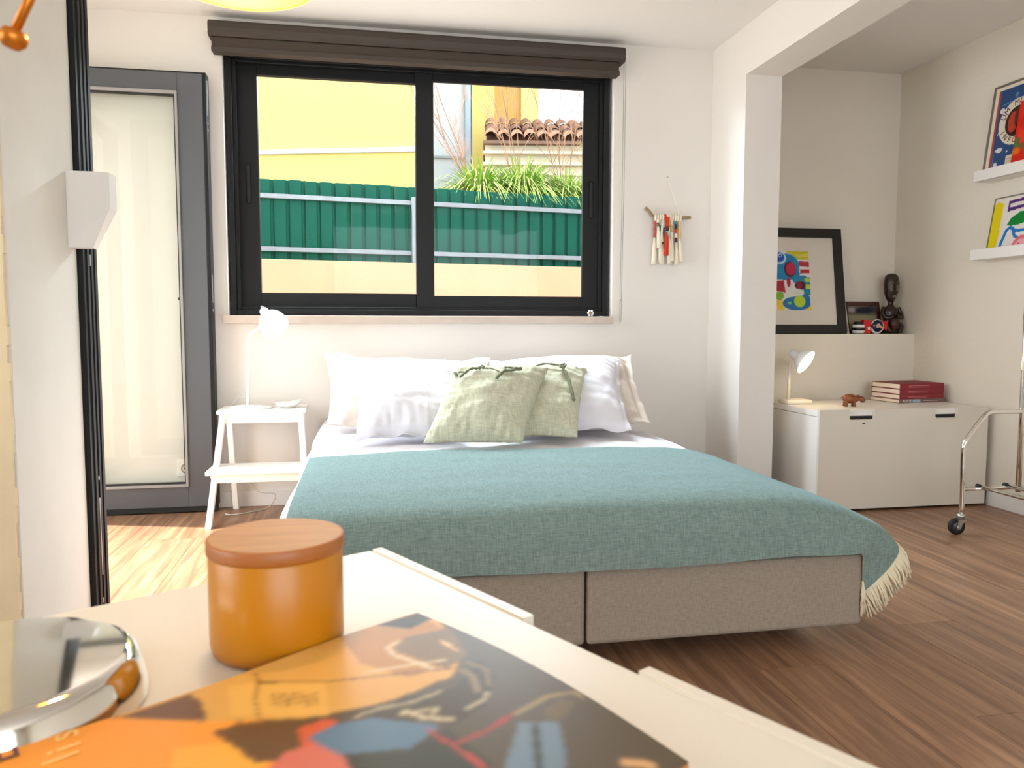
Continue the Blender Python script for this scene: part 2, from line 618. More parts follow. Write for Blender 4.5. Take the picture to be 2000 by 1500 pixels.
# outer wall on the left with the terrace door opening (y 2.36..3.93)
struct('wall_left', box(((-1.72, 2.295, 2.1), (-1.47, 3.95, H)), ((-1.72, 3.93, 0), (-1.47, YB, H)),
                        ((-2.9, -2.8, 0), (-2.7, -0.9, H)), ((-2.9, 1.2, 0), (-2.7, 1.87, H)),
                        ((-2.7, -0.9, 0), (-2.9, 1.2, 0.7)), ((-2.7, -0.9, 2.15), (-2.9, 1.2, H))), WALL)
struct('wall_rear', box(((-2.9, -2.8, 0), (-0.4, -2.6, H)), ((2.4, -2.8, 0), (3.3, -2.6, H)),
                        ((-0.4, -2.8, 0), (2.4, -2.6, 0.4)), ((-0.4, -2.8, 2.2), (2.4, -2.6, H))), WALL)
# pier corner strip, lamp's warm light painted in as cream, edge worn
bm = bmesh.new()
for k in range(60):
    z0, z1 = k * H / 60, (k + 1) * H / 60
    a = 0.002 * random.random()
    add_box(bm, (-1.2, 1.858, z0), (-0.756 + a * 2, 1.87, z1))
struct('trim_1', bm, WARMLIT)
struct('baseboard_back', box(((-1.45, YB - .012, 0), (1.829, YB, 0.078)), bev=0.002), BASEB)
struct('baseboard_right', box(((3.054, -2.6, 0), (3.066, 3.4, 0.075)), bev=0.002), BASEB)
sl = struct('trim_2', box(((-0.668, 3.965, 0.903), (1.278, 4.08, 0.94)), bev=0.003), SILL)

# window
def rect_frame(x0, x1, z0, z1, wl, wr, wb, wt, y0, y1, bev=0.002):
    return box(((x0, y0, z0), (x0 + wl, y1, z1)), ((x1 - wr, y0, z0), (x1, y1, z1)),
               ((x0 + wl, y0, z0), (x1 - wr, y1, z0 + wb)), ((x0 + wl, y0, z1 - wt), (x1 - wr, y1, z1)), bev=bev)
wf = struct('window_1', rect_frame(-0.645, 1.272, 0.942, 2.212, .028, .028, .028, .04, 4.055, 4.20), BLACKF)
obj('frame_rail', rect_frame(-0.617, 1.244, .970, 2.172, .02, .02, .014, .014, 4.075, 4.09), BLACKF, wf)
sa = obj('sash', rect_frame(-0.616, 0.330, 0.971, 2.171, .110, .066, .083, .058, 4.115, 4.15), BLACKF, wf)
obj('pane', box(((-0.506, 4.128, 1.054), (0.264, 4.134, 2.113))), GLASS, sa)
obj('glazing_gasket', rect_frame(-0.511, 0.269, 1.049, 2.118, .006, .006, .006, .006, 4.112, 4.116, 0), RUBBER, sa)
sb = obj('sash', rect_frame(0.264, 1.243, 0.971, 2.171, .089, .103, .073, .050, 4.092, 4.112), BLACKF, wf)
obj('pane', box(((0.353, 4.098, 1.044), (1.140, 4.104, 2.121))), GLASS, sb)
obj('glazing_gasket', rect_frame(0.348, 1.145, 1.039, 2.126, .006, .006, .006, .006, 4.089, 4.093, 0), RUBBER, sb)
obj('pull_handle', box(((-0.567, 4.108, 1.49), (-0.543, 4.116, 1.68)), bev=0.006), RUBBER, sa)
obj('pull_handle', box(((1.175, 4.085, 1.46), (1.199, 4.093, 1.65)), bev=0.006), RUBBER, sb)

# roller blind
t = thing('roller_blind', 'dark taupe roller blind rolled up in its cassette above the black window', 'blind', (0.31, 3.97, 2.16))
bm = bmesh.new()
prof = [(4.019, 2.226), (3.936, 2.226), (3.926, 2.238), (3.923, 2.262), (3.927, 2.285), (3.94, 2.298), (4.019, 2.300)]
add_prism(bm, [(y, z) for y, z in prof], -0.694, 1.314, Matrix(((0, 0, 1, 0), (1, 0, 0, 0), (0, 1, 0, 0), (0, 0, 0, 1))))
o = obj('cassette', bm, BLINDM, t)
o.location = -Vector((0.31, 3.97, 2.16))
bm = box(((-0.682, 3.945, 2.158), (1.286, 4.0, 2.226)), bev=0.004)
o = obj('fabric_roll', bm, BLIND, t); o.location = -Vector((0.31, 3.97, 2.16))
o = obj('bottom_rail', box(((-0.683, 3.938, 2.157), (1.287, 3.947, 2.182)), bev=0.003), BLINDM, t); o.location = -Vector((0.31, 3.97, 2.16))
o = obj('end_cap', box(((-0.703, 3.94, 2.245), (-0.694, 3.99, 2.275)), bev=0.003), WHITE, t); o.location = -Vector((0.31, 3.97, 2.16))
o = obj('end_cap', box(((1.314, 3.94, 2.235), (1.326, 3.99, 2.285)), bev=0.003), WHITE, t); o.location = -Vector((0.31, 3.97, 2.16))
bm = bmesh.new()
add_tube(bm, [(1.318, 3.965, 2.25), (1.317, 3.97, 1.6), (1.313, 3.972, 0.92), (1.316, 3.972, 0.905), (1.32, 3.972, 0.92), (1.327, 3.97, 1.6), (1.328, 3.965, 2.25)], 0.0018, 6)
o = obj('pull_chain', bm, mat('bead_chain', (150, 146, 140), 0.5), t); o.location = -Vector((0.31, 3.97, 2.16))
o['label'] = 'looped grey pull chain'
bm = bmesh.new(); ellipsoid(bm, (1.3155, 3.97, 1.03), (.005, .005, .009), seg=8, rings=6)
o = obj('chain_stop', bm, STEEL, t); o.location = -Vector((0.31, 3.97, 2.16))

# bead charm on the sill
t = thing('bead_charm', 'tiny white bead flower on the right end of the window sill', 'ornament', (1.172, 4.03, 0.94))
bm = bmesh.new()
for k in range(6):
    ellipsoid(bm, (0.013 * math.cos(k * PI / 3), 0, 0.018 + 0.013 * math.sin(k * PI / 3)), (.0065, .005, .0065), seg=8, rings=6)
obj('bead_petals', bm, WHITE, t, True)
bm = bmesh.new(); ellipsoid(bm, (0, -0.002, 0.018), (.006, .006, .006), seg=8, rings=6)
obj('bead_centre', bm, mat('gold_bead', (196, 160, 100), 0.3, 0.6), t, True)

# doors: two glazed leaves of the terrace door, both swung in parallel to the back wall
dr = struct('door_1', rect_frame(-1.46, -0.722, 0.03, 2.045, .09, .112, .10, .085, 3.915, 3.975, 0.003), GREYF)
obj('pane', box(((-1.37, 3.94, .13), (-0.834, 3.947, 1.96))), GLASSD, dr)
obj('glazing_bead', rect_frame(-1.372, -0.832, .128, 1.962, .012, .012, .014, .016, 3.905, 3.916, 0.002), mat('light_grey_bead', (150, 146, 144), .4), dr)
obj('glazing_gasket', rect_frame(-1.36, -0.845, .143, 1.946, .004, .004, .005, .005, 3.91, 3.94, 0), RUBBER, dr)
obj('edge_profile', box(((-0.722, 3.915, .03), (-0.706, 3.985, 2.045)), bev=0.002), BLACKF, dr)
obj('bottom_seal', box(((-1.46, 3.92, .006), (-0.71, 3.97, .03))), RUBBER, dr)
obj('top_seal', box(((-1.46, 3.92, 2.045), (-0.708, 3.98, 2.052))), RUBBER, dr)
bm = bmesh.new()
for z0, z1 in ((1.86, 2.02), (1.79, 1.80), (1.82, 1.832), (1.0, 1.13), (0.96, 0.97)):
    add_box(bm, (-0.7065, 3.93, z0), (-0.704, 3.94, z1))
obj('lock_plate', bm, STEEL, dr)
bm = bmesh.new(); add_box(bm, (-1.30, 3.925, 2.045), (-1.26, 3.935, 2.058)); add_box(bm, (-1.0, 3.925, 2.045), (-0.97, 3.935, 2.056))
obj('top_catch', bm, STEEL, dr)
bm = bmesh.new()
add_tube(bm, [(-0.80, 3.985, 1.02), (-0.80, 4.0, 1.02), (-0.85, 4.003, 1.02), (-0.875, 4.0, 1.018)], [.008, .008, .009, .006], 10)
obj('lever_handle', bm, RUBBER, dr, True)

dr = struct('door_2', rect_frame(-1.46, -0.741, 0.03, 2.2, .09, .09, .10, .09, 2.318, 2.378, 0.003), BLACKF)
obj('pane', box(((-1.37, 2.345, .13), (-0.831, 2.352, 2.11))), GLASSD, dr)
obj('edge_profile', box(((-0.741, 2.318, .03), (-0.734, 2.334, 2.3)), ((-0.741, 2.342, .03), (-0.732, 2.356, 2.3)),
                       ((-0.741, 2.364, .03), (-0.730, 2.382, 2.3))), RUBBER, dr)
bm = bmesh.new()
for z0, z1 in ((0.20, 0.42), (0.12, 0.135), (0.47, 0.48), (1.06, 1.09)):
    add_box(bm, (-0.7345, 2.334, z0), (-0.7325, 2.341, z1))
obj('lock_plate', bm, STEEL, dr)
obj('frame_profile', box(((-0.752, 2.297, 0.0), (-0.738, 2.318, H)), bev=0.001), BLACKF, dr)
# terrace door frame in the outer wall
struct('door_3', box(((-1.60, 2.40, 0.0), (-1.53, 2.46, 2.1)), ((-1.60, 3.87, 0), (-1.53, 3.93, 2.1)), ((-1.60, 2.46, 2.05), (-1.53, 3.87, 2.1)),
                     ((-1.60, 2.46, 0), (-1.53, 3.87, 0.02)), bev=0.002), GREYF)

# wall sconce on the pier
t = thing('wall_sconce', 'white box-shaped wall sconce with tapering underside on the left pier', 'wall lamp', (-0.752, 2.232, 1.10))
bm = bmesh.new()
vs = [bm.verts.new(p) for p in ((0, 0, 0), (.058, .004, 0), (.055, .05, 0), (0, .05, 0), (0, 0, .104), (.104, 0, .104), (.104, .062, .104), (0, .062, .104),
                                (0, 0, .194), (.104, 0, .194), (.104, .062, .194), (0, .062, .194))]
for f in ((3, 2, 1, 0), (0, 1, 5, 4), (1, 2, 6, 5), (2, 3, 7, 6), (3, 0, 4, 7), (4, 5, 9, 8), (5, 6, 10, 9), (6, 7, 11, 10), (7, 4, 8, 11), (8, 9, 10, 11)):
    bm.faces.new([vs[i] for i in f])
bmesh.ops.bevel(bm, geom=bm.edges[:], offset=0.0015, segments=2, affect='EDGES')
obj('sconce_body', bm, WHITE, t)
obj('diffuser', box(((.008, .008, .1935), (.096, .054, .1960))), mat('frosted_glass', (225, 225, 220), .5), t)

# socket on the back wall behind the glass leaf
t = thing('wall_socket', 'round white power socket low on the back wall behind the glass door', 'socket', (-0.862, 4.02, 0.20))
obj('cover_plate', box(((-.042, -.01, -.042), (.042, 0, .042)), bev=0.004), WHITE, t)
obj('socket_ring', lathe([(.026, 0), (.026, .004), (.022, .004), (.020, -.0005), (0, -.0008)], 24, axis_m((0, -.0098, 0), (0, -1, 0))), mat('socket_grey', (170, 165, 158), .5), t, True)
bm = bmesh.new()
for s in (-1, 1):
    add_lathe(bm, [(.0035, 0), (.0035, .0015), (0, .0015)], 8, axis_m((s * .009, -.0106, 0), (0, -1, 0)))
obj('socket_hole', bm, RUBBER, t)

# ================================================================== OUTSIDE THE WINDOW
gr = obj('ground', box(((-14, 4.3, -0.35), (16, 26, -0.25)), ((-14, -8, -0.35), (-1.8, 4.3, -0.12))), mat('pale_paving', (150, 142, 130), 0.9, var=0.06))
gr['kind'] = 'structure'
FA = 0.149
FM = Matrix.Translation((-0.79, 6.40, 0)) @ Matrix.Rotation(FA, 4, 'Z')
lw = struct('wall_garden', box(((-3.2, -0.045, -0.25), (4.6, 0.20, 1.395)), bev=0.006), mat('peach_render', (186, 140, 108), 0.9, bump=0.4, bscale=40, var=0.05, vscale=3))
lw.matrix_world = FM
t = thing('metal_fence', 'green ribbed sheet metal fence on the peach garden wall outside', 'fence', (-0.79, 6.40, 1.395), FA)
FG = mat('green_sheet_metal', (22, 92, 75), 0.65, var=0.06, spec=0.15, vscale=2)
RAIL = mat('galvanised_rail', (112, 116, 118), 0.5, 0.2, var=0.1, vscale=12)
p = 0.1185
prof = [(0, 0.0), (0.082, 0.0), (0.088, 0.022), (0.107, 0.022), (0.1150, 0.0), (0.1186, 0.0)]
bm = bmesh.new()
lo = [bm.verts.new((x, y + .06, 0.0)) for x, y in prof]
hi = [bm.verts.new((x, y + .06, 0.625)) for x, y in prof]
for i in range(len(prof) - 1):
    bm.faces.new((lo[i], lo[i + 1], hi[i + 1], hi[i]))
bmesh.ops.solidify(bm, geom=bm.faces[:], thickness=0.0012)
first = obj('sheet_panel', bm, FG, t)
first.location = (-26 * p, 0, 0)
for k in range(-25, 36):
    o = bpy.data.objects.new('sheet_panel', first.data.copy())
    C.objects.link(o)
    o.parent = t
    o.location = (k * p, (k % 3) * 0.0015, random.uniform(-.004, .003))
obj('rail', box(((-3.1, 0.028, .475), (4.3, 0.058, .511)), bev=0.002), RAIL, t)
obj('rail', box(((-3.1, 0.028, .066), (4.3, 0.058, .102)), bev=0.002), RAIL, t)
for x in (1.215, -1.5, 3.9):
    obj('post', box(((x - .024, -0.012, -0.01), (x + .024, 0.027, .535)), bev=0.002), RAIL, t)

# yellow building, turned towards the right
YELLOW = mat('yellow_render', (186, 170, 98), 0.9, var=0.04, vscale=1.5)
BLUEW = mat('pale_blue_render', (176, 184, 190), 0.9)
t = thing('yellow_building', 'tall yellow rendered building with a pale string course, behind the fence', 'building', (0.60, 9.50, -0.25), -0.28)
obj('wall', box(((-9, 0, 0), (0, 1, 6.5))), YELLOW, t)
obj('string_course', box(((-9, -0.04, 3.157), (0.02, 0, 3.212)), bev=0.01), BLUEW, t)
t = thing('pale_blue_building', 'pale blue rendered house with yellow corner, to the right behind the yellow one', 'building', (0.9, 10.6, -0.25))
obj('wall', box(((-.01, 0, 0), (0.52, .8, 7))), BLUEW, t)
obj('string_course', box(((-.01, -0.03, 3.32), (0.52, 0, 3.35))), mat('grey_course', (140, 146, 150), .8), t)
obj('downpipe', box(((0.42, -0.10, 0), (0.50, 0, 7)), bev=0.02), mat('grey_blue_pipe', (134, 150, 164), .6), t)
obj('corner_pilaster', box(((0.52, -0.06, 0), (0.82, .8, 7))), mat('deep_yellow_render', (182, 162, 92), .9), t)
t = thing('ochre_building', 'ochre and yellow house wall seen through the bare twigs', 'building', (1.9, 11.5, -0.25))
obj('wall', box(((-0.3, 0, 0), (.62, 2, 7))), mat('ochre_render', (180, 138, 70), .9), t)
obj('corner_pilaster', box(((0.36, -0.05, 0), (.62, 0, 7))), mat('deep_yellow_render_pale', (190, 172, 108), .9), t)
# low building with tiled roof
t = thing('tiled_roof_outbuilding', 'low cream outbuilding with moulded wall and clay roof tiles', 'building', (1.36, 9.0, -0.25), -0.15)
obj('wall', box(((0, 0, 0), (4.5, 1.6, 3.17))), mat('cream_render', (184, 172, 146), .9), t)
for z in (2.82, 2.93, 3.05):
    obj('moulding', box(((-0.02, -0.04 - (z - 2.8) * .15, z), (4.5, 0, z + .035)), bev=0.008), mat('cream_moulding', (188, 176, 150), .9), t)
TILE = mat('weathered_clay_tile', (150, 108, 84), .9, var=0.3, vscale=9)
bm = bmesh.new()
n = 10
out = [bm.verts.new((0.080 * math.cos(a), 0, 0.085 * math.sin(a))) for a in [PI * k / n for k in range(n + 1)]]
bk = [bm.verts.new((0.066 * math.cos(a), 0.5, 0.07 * math.sin(a) + .19)) for a in [PI * k / n for k in range(n + 1)]]
for i in range(n):
    bm.faces.new((out[i], out[i + 1], bk[i + 1], bk[i]))
bmesh.ops.solidify(bm, geom=bm.faces[:], thickness=0.016)
rt_ = obj('roof_tile', bm, TILE, t, True)
rt_.location = (0.07, -0.12, 3.2)
for r in range(3):
    for k in range(26):
        if r == 0 and k == 0:
            continue
        o = bpy.data.objects.new('roof_tile', rt_.data.copy())
        C.objects.link(o)
        o.parent = t
        o.location = (0.07 + k * 0.150, -0.12 + r * 0.42, 3.19 + r * 0.16 + random.uniform(-.006, .006))
bm = bmesh.new()
add_box(bm, (-.02, -0.10, 3.16), (4.5, 1.3, 3.19))
add_prism(bm, [(-.06, 3.19), (1.25, 3.19), (1.25, 3.70), (-.06, 3.20)], 0, 4.45, Matrix(((0, 0, 1, 0), (1, 0, 0, 0), (0, 1, 0, 0), (0, 0, 0, 1))))
obj('roof_deck', bm, mat('dark_eave', (110, 84, 66), .9), t)

# raised bed with grasses and bare shrubs behind the fence
rb = struct('wall_raised_bed', box(((0.9, 0.35, -0.25), (4.6, 1.1, 1.86))), mat('soil', (80, 62, 46), 1.0))
rb.matrix_world = FM
GR1 = mat('grass_blade', (112, 146, 48), .6, var=0.25, vscale=20)
GR2 = mat('grass_blade_pale', (164, 172, 92), .6, var=0.2, vscale=20)
def grass_clump(x, y, z, n, L, label, seed):
    rnd = random.Random(seed)
    t = thing('ornamental_grass', label, 'plant', (x, y, z), 0, 'grasses in the raised bed outside')
    for m, cnt in ((GR1, n), (GR2, n // 2)):
        bm = bmesh.new()
        for k in range(cnt):
            a = rnd.uniform(0, 2 * PI)
            l = L * rnd.uniform(.6, 1.15)
            sp = rnd.uniform(.25, 1.0)
            r0_ = rnd.uniform(0, .10)
            d = Vector((math.cos(a), math.sin(a), 0))
            s = Vector((-d.y, d.x, 0))
            pv = None
            for q in range(7):
                u = q / 6
                c = d * (r0_ + sp * l * .75 * u ** 1.3) + Vector((0, 0, l * (u * 1.15 - (0.35 + .75 * sp) * u * u)))
                c.z = max(c.z, .01 - l * .35 * u * u * u)
                wd = 0.0065 * (1 - u ** 2) + .0008
                v = (bm.verts.new(c - s * wd), bm.verts.new(c + s * wd))
                if pv:
                    bm.faces.new((pv[0], pv[1], v[1], v[0]))
                pv = v
        o = obj('foliage', bm, m, t, kind='stuff')
grass_clump(1.05, 7.22, 1.865, 620, .78, 'arching green grass clump leftmost behind the fence, below the leaning shrub', 1)
grass_clump(1.46, 7.3, 1.865, 700, .86, 'tallest bright green arching grass clump in the middle behind the fence', 2)
grass_clump(1.88, 7.35, 1.865, 560, .74, 'yellowish green grass clump behind the fence, right of the tallest one', 3)
grass_clump(2.28, 7.4, 1.865, 460, .62, 'small pale grass clump at the right edge of the window view', 4)
TW = mat('bare_twig', (160, 118, 92), .9)
TW2 = mat('bare_branch', (124, 92, 70), .9)
def shrub(x, y, z, h, lean, label, seed):
    rnd = random.Random(seed)
    t = thing('bare_shrub', label, 'shrub', (x, y, z), 0, 'bare shrubs in the raised bed outside')
    bt, tw = bmesh.new(), bmesh.new()
    def grow(p, d, l, r, dep):
        pts = [p.copy()]
        q = p.copy()
        dd = d.copy()
        for k in range(5):
            dd = (dd + Vector((rnd.uniform(-.14, .14), rnd.uniform(-.14, .14), .03))).normalized()
            q = q + dd * l / 5
            pts.append(q.copy())
        add_tube(bt if dep < 2 else tw, pts, [r * (1 - .13 * i) for i in range(6)], 4 if dep else 6, cap=False)
        if dep < 3:
            for k in range(5 if dep < 2 else 4):
                i = rnd.randint(1, 5)
                nd = (dd + Vector((rnd.uniform(-1, 1), rnd.uniform(-1, 1), rnd.uniform(-.2, .8))) * .75).normalized()
                grow(pts[i], nd, l * rnd.uniform(.32, .55), r * .5, dep + 1)
    for k in range(4):
        grow(Vector((rnd.uniform(-.03, .03), 0, 0)), Vector((lean + rnd.uniform(-.14, .14), rnd.uniform(-.15, .15), 1)).normalized(), h * rnd.uniform(.8, 1.05), .006, 0)
    obj('stems', bt, TW2, t, kind='stuff')
    obj('twigs', tw, TW, t, kind='stuff')
shrub(1.12, 7.35, 1.865, 1.5, -0.5, 'bare pinkish shrub leaning left, nearest the middle of the window', 11)
shrub(1.45, 7.3, 1.865, 1.45, -0.12, 'bare upright shrub in front of the yellow house corner', 12)
shrub(1.86, 7.35, 1.865, 1.5, 0.02, 'bare bushy shrub standing before the tiled roof', 13)
shrub(2.2, 7.4, 1.865, 1.4, 0.12, 'bare shrub at the far right of the window view', 14)

# ================================================================== THE BED
bed = thing('bed', 'double bed with split taupe upholstered box base, under the window', 'bed', (0.554, 2.97, 0))
L = lambda x, y, z: (x - 0.554, y - 2.97, z)
for x0, x1 in ((-0.242, 0.5515), (0.5565, 1.350)):
    bm = box((L(x0, 1.92, .069), L(x1, 4.005, .272)), bev=0.012, seg=3)
    b = obj('base_box', bm, BEDB, bed)
    obj('seam_piping', tube([L(x0 + .01, 1.921, .268), L(x1 - .01, 1.921, .268)], .002, 6), BEDB, b)
for x in (-0.1, 0.45, 0.66, 1.21):
    for y in (2.12, 3.8):
        obj('leg', lathe([(.0, 0), (.022, 0), (.026, .07), (0, .07)], 16, Matrix.Translation(L(x, y, 0))), DARKW, bed)

def ztop(x, y):
    z = 0.447
    if x > 1.0:
        u = min(1, (x - 1.0) / .33)
        z -= 0.055 * u * u
    if x < -.12:
        u = min(1, (-.12 - x) / .11)
        z -= 0.02 * u * u
    if y < 2.05:
        u = min(1, (2.05 - y) / .13)
        z -= 0.035 * u * u
    z += 0.004 * math.sin(3.1 * x + 1.0) * math.cos(2.3 * y) + 0.0025 * noise.noise(Vector((x * 6, y * 9, 0)))
    return z

# mattress
bm = box((L(-.225, 1.95, .272), L(1.335, 4.0, .375)), bev=0.03, seg=3)
obj('mattress', bm, SHEET, bed, True)

# white duvet/sheet
def grid_mesh(rows, cols, fn, thick=0.0):
    bm = bmesh.new()
    V = [[bm.verts.new(fn(i / (rows - 1), j / (cols - 1))) for j in range(cols)] for i in range(rows)]
    for i in range(rows - 1):
        for j in range(cols - 1):
            bm.faces.new((V[i][j], V[i + 1][j], V[i + 1][j + 1], V[i][j + 1]))
    if thick:
        bmesh.ops.solidify(bm, geom=bm.faces[:], thickness=thick)
    return bm
def sheet_pt(a, b):
    # a across x (with both side drops), b along y from head to foot
    y = 4.0 - b * 2.04
    s = -0.30 + a * 2.10
    fall = 0.0
    if s < -.20:
        x = -.20 - .035 * math.sin(min(1, (-.20 - s) / .06) * PI / 2)
        fall = max(0, -.20 - s)
        z = ztop(-.20, y) - .009 - fall * 1.35
        x -= 0.016 * math.sin(y * 9) * fall / .1
    elif s > 1.31:
        x = 1.31 + .045 * math.sin(min(1, (s - 1.31) / .06) * PI / 2)
        fall = s - 1.31
        z = ztop(1.31, y) - .009 - min(fall, .2)
    else:
        x = s
        z = ztop(x, y) - .009
    if y < 2.0:
        z -= 0.15 * (2.0 - y)
    z += 0.004 * noise.noise(Vector((x * 9, y * 5, 3))) + 0.003 * noise.noise(Vector((x * 25, y * 11, 7)))
    return (x, y, z)
o = obj('duvet', grid_mesh(110, 90, sheet_pt), SHEET, None, True)
tag(o, 'white cotton duvet cover spread over the bed under the teal blanket', 'duvet')

# teal blanket: control net with rows along y and columns along x
cx = [-.195, .3, .8, 1.12, 1.28, 1.36, 1.415, 1.45]
ry = [2.785, 2.45, 2.15, 2.00, 1.935, 1.905, 1.893, 1.89]
net = []
for j, y in enumerate(ry):
    row = []
    for i, x in enumerate(cx):
        yy = y
        if i < 5:
            if j < 4:
                z = ztop(x, y) + .003
            else:
                base = ztop(x, 1.97)
                z = [base - .006, base - .045, base - .10, 0.279][j - 4]
        row.append([x, yy, z if i < 5 else 0])
    net.append(row)
side = [  # columns 5,6,7 : (x,y,z)
    [(1.355, 2.775, .372), (1.395, 2.77, .32), (1.41, 2.765, .27)],
    [(1.36, 2.45, .372), (1.405, 2.45, .325), (1.425, 2.45, .27)],
    [(1.365, 2.15, .372), (1.415, 2.14, .33), (1.445, 2.13, .285)],
    [(1.368, 2.00, .370), (1.43, 1.99, .335), (1.475, 1.985, .29)],
    [(1.362, 1.93, .362), (1.425, 1.925, .315), (1.462, 1.925, .272)],
    [(1.354, 1.905, .330), (1.395, 1.91, .275), (1.430, 1.915, .232)],
    [(1.342, 1.900, .290), (1.366, 1.91, .230), (1.388, 1.918, .190)],
    [(1.330, 1.898, .276), (1.341, 1.913, .212), (1.347, 1.921, .158)]]
for j in range(8):
    for k in range(3):
        net[j][5 + k] = list(side[j][k])
NET = np.array(net)
def cr(P, t):
    n = len(P)
    s = t * (n - 1)
    i = min(int(s), n - 2)
    f = s - i
    a, b, c, d = P[max(i - 1, 0)], P[i], P[i + 1], P[min(i + 2, n - 1)]
    return 0.5 * ((2 * b) + (c - a) * f + (2 * a - 5 * b + 4 * c - d) * f * f + (3 * b - a - 3 * c + d) * f ** 3)
def blanket_pt(a, b):
    # denser towards the borders
    P = cr(np.array([cr(NET[j], a) for j in range(8)]), b)
    x, y, z = P
    nz = 0.0035 * noise.noise(Vector((x * 4, y * 10, 1))) + 0.0015 * noise.noise(Vector((x * 16, y * 22, 5)))
    if b < 0.1:
        y += 0.010 * math.sin(x * 5 + .5) * (1 - b * 10)
    # long creases
    d = abs((x - .62) + (y - 2.6) * .9 + .1)
    if d < .03 and y > 2.2:
        z += .003 * (1 - d / .03)
    z += max(-0.001, nz)
    if b > .85:
        z += .004 * math.sin(x * 7) * (b - .85) / .15
    return (x, y, z)
bm = grid_mesh(120, 100, blanket_pt, 0.004)
bl = obj('blanket', bm, BLANK, None, True)
tag(bl, 'teal green woven blanket with cream fringe over the foot of the bed', 'blanket')
bm = bmesh.new()
for k in range(150):
    b = k / 149
    p0 = Vector(blanket_pt(1.0, b))
    dr_ = Vector((.012 + .018 * random.random(), random.uniform(-.015, .01), -.062 * random.uniform(.75, 1.1)))
    if b < .55:
        dr_.x += .0
    mid = p0 + dr_ * .5 + Vector((.012 * (1 - b), random.uniform(-.004, .004), 0))
    add_tube(bm, [p0 + Vector((-.004, 0, .002)), mid, p0 + dr_], [.0032, .0028, .0034], 5)
    if k > 70:
        add_tube(bm, [p0, mid + Vector((.004, .006, .003)), p0 + dr_ * .9 + Vector((.006, .01, .004))], [.0026, .0026, .003], 5)
for k in range(16):
    p0 = Vector(blanket_pt(0.90 + .10 * k / 15, 1.0))
    dr_ = Vector((random.uniform(-.006, .008), -.004, -.058 * random.uniform(.8, 1.1)))
    add_tube(bm, [p0 + Vector((0, 0, .004)), p0 + dr_ * .5 + Vector((random.uniform(-.003, .003), -.003, 0)), p0 + dr_], [.003, .0028, .0033], 5)
obj('fringe', bm, FRINGE, bl, True, kind='stuff')

# ------------------------------------------------------------------ pillows
def pillow(name, label, c00, c10, c11, c01, thick, m, flange=0.0, seed=0, bias=.62, n=60, pinch=.035, tucks=(), wr=1.5, sag=0):
    c = [Vector(v) for v in (c00, c10, c11, c01)]
    ctr = sum(c, Vector()) / 4
    nrm = (c[1] - c[0]).cross(c[3] - c[0]).normalized()
    if nrm.y > 0:
        nrm = -nrm
    def pt(u, v, side):
        P = c[0] * (1 - u) * (1 - v) + c[1] * u * (1 - v) + c[2] * u * v + c[3] * (1 - u) * v
        eu = (c[1] - c[0]) * (1 - v) + (c[2] - c[3]) * v
        ev = (c[3] - c[0]) * (1 - u) + (c[2] - c[1]) * u
        P = P + eu * (pinch * math.sin(PI * v) * (1 - 2 * u)) + ev * (pinch * math.sin(PI * u) * (1 - 2 * v))
        if sag:
            P.z -= sag * math.sin(PI * u) * v
        fu = min(1, max(0, (u - flange) / (1 - 2 * flange)))
        fv = min(1, max(0, (v - flange) / (1 - 2 * flange)))
        h = (4 * fu * (1 - fu)) ** .45 * (4 * fv * (1 - fv)) ** .45
        T = thick * (bias if side > 0 else 1 - bias) * h
        w_ = 0
        q = Vector((u * 5 + seed, v * 5, seed))
        edge = 1 - h
        w_ = wr * (0.006 * noise.noise(q) + 0.006 * noise.noise(Vector((u * 3 + seed, v * 16, 2.0))) * (.35 + edge) + 0.004 * noise.noise(Vector((u * 18, v * 7 + seed, 4.0))) * (.3 + edge))
        for ax, pos in tucks:
            dd = abs((u if ax == 'u' else v) - pos - .01 * math.sin(5 * (v if ax == 'u' else u)))
            if dd < .012:
                w_ += .0035 * (1 - dd / .012)
        if flange and (h < .02):
            w_ = .008 * math.sin((u + v) * 23 + seed) + .004 * noise.noise(q * 3)
        P = P + nrm * (side * T + (w_ if side > 0 else -w_ * .3 if not (flange and h < .02) else w_))
        P = P + nrm * (side * .0015)
        return P
    bm = bmesh.new()
    F = [[bm.verts.new(pt(i / n, j / n, 1)) for j in range(n + 1)] for i in range(n + 1)]
    B = [[bm.verts.new(pt(i / n, j / n, -1)) for j in range(n + 1)] for i in range(n + 1)]
    for i in range(n):
        for j in range(n):
            bm.faces.new((F[i][j], F[i + 1][j], F[i + 1][j + 1], F[i][j + 1]))
            bm.faces.new((B[i][j], B[i][j + 1], B[i + 1][j + 1], B[i + 1][j]))
    bmesh.ops.bridge_loops(bm, edges=[e for e in bm.edges if e.is_boundary])
    o = obj(name, bm, m, None, True)
    # base point: origin at the bottom centre
    base = (c[0] + c[1]) / 2
    o.data.transform(Matrix.Translation(-base))
    o.location = base
    tag(o, label, 'pillow')
    return o, pt, nrm, base
pillow('pillow', 'ecru linen pillow with wide flange, far left against the wall', (-.165, 3.36, .470), (.55, 3.36, .470), (.60, 3.80, .735), (-.195, 3.80, .770), .17, PILB, .075, 1, sag=.02)
pillow('pillow', 'ecru linen flanged pillow, rearmost on the right against the wall', (.60, 3.30, .470), (1.215, 3.22, .470), (1.335, 3.84, .742), (.72, 3.85, .722), .17, PILB, .06, 5)
pillow('pillow', 'white pillow with a narrow flange behind the two sage cushions, leaning at right', (.50, 3.08, .470), (1.055, 3.02, .470), (1.20, 3.62, .740), (.565, 3.62, .725), .18, PILW, .03, 3)
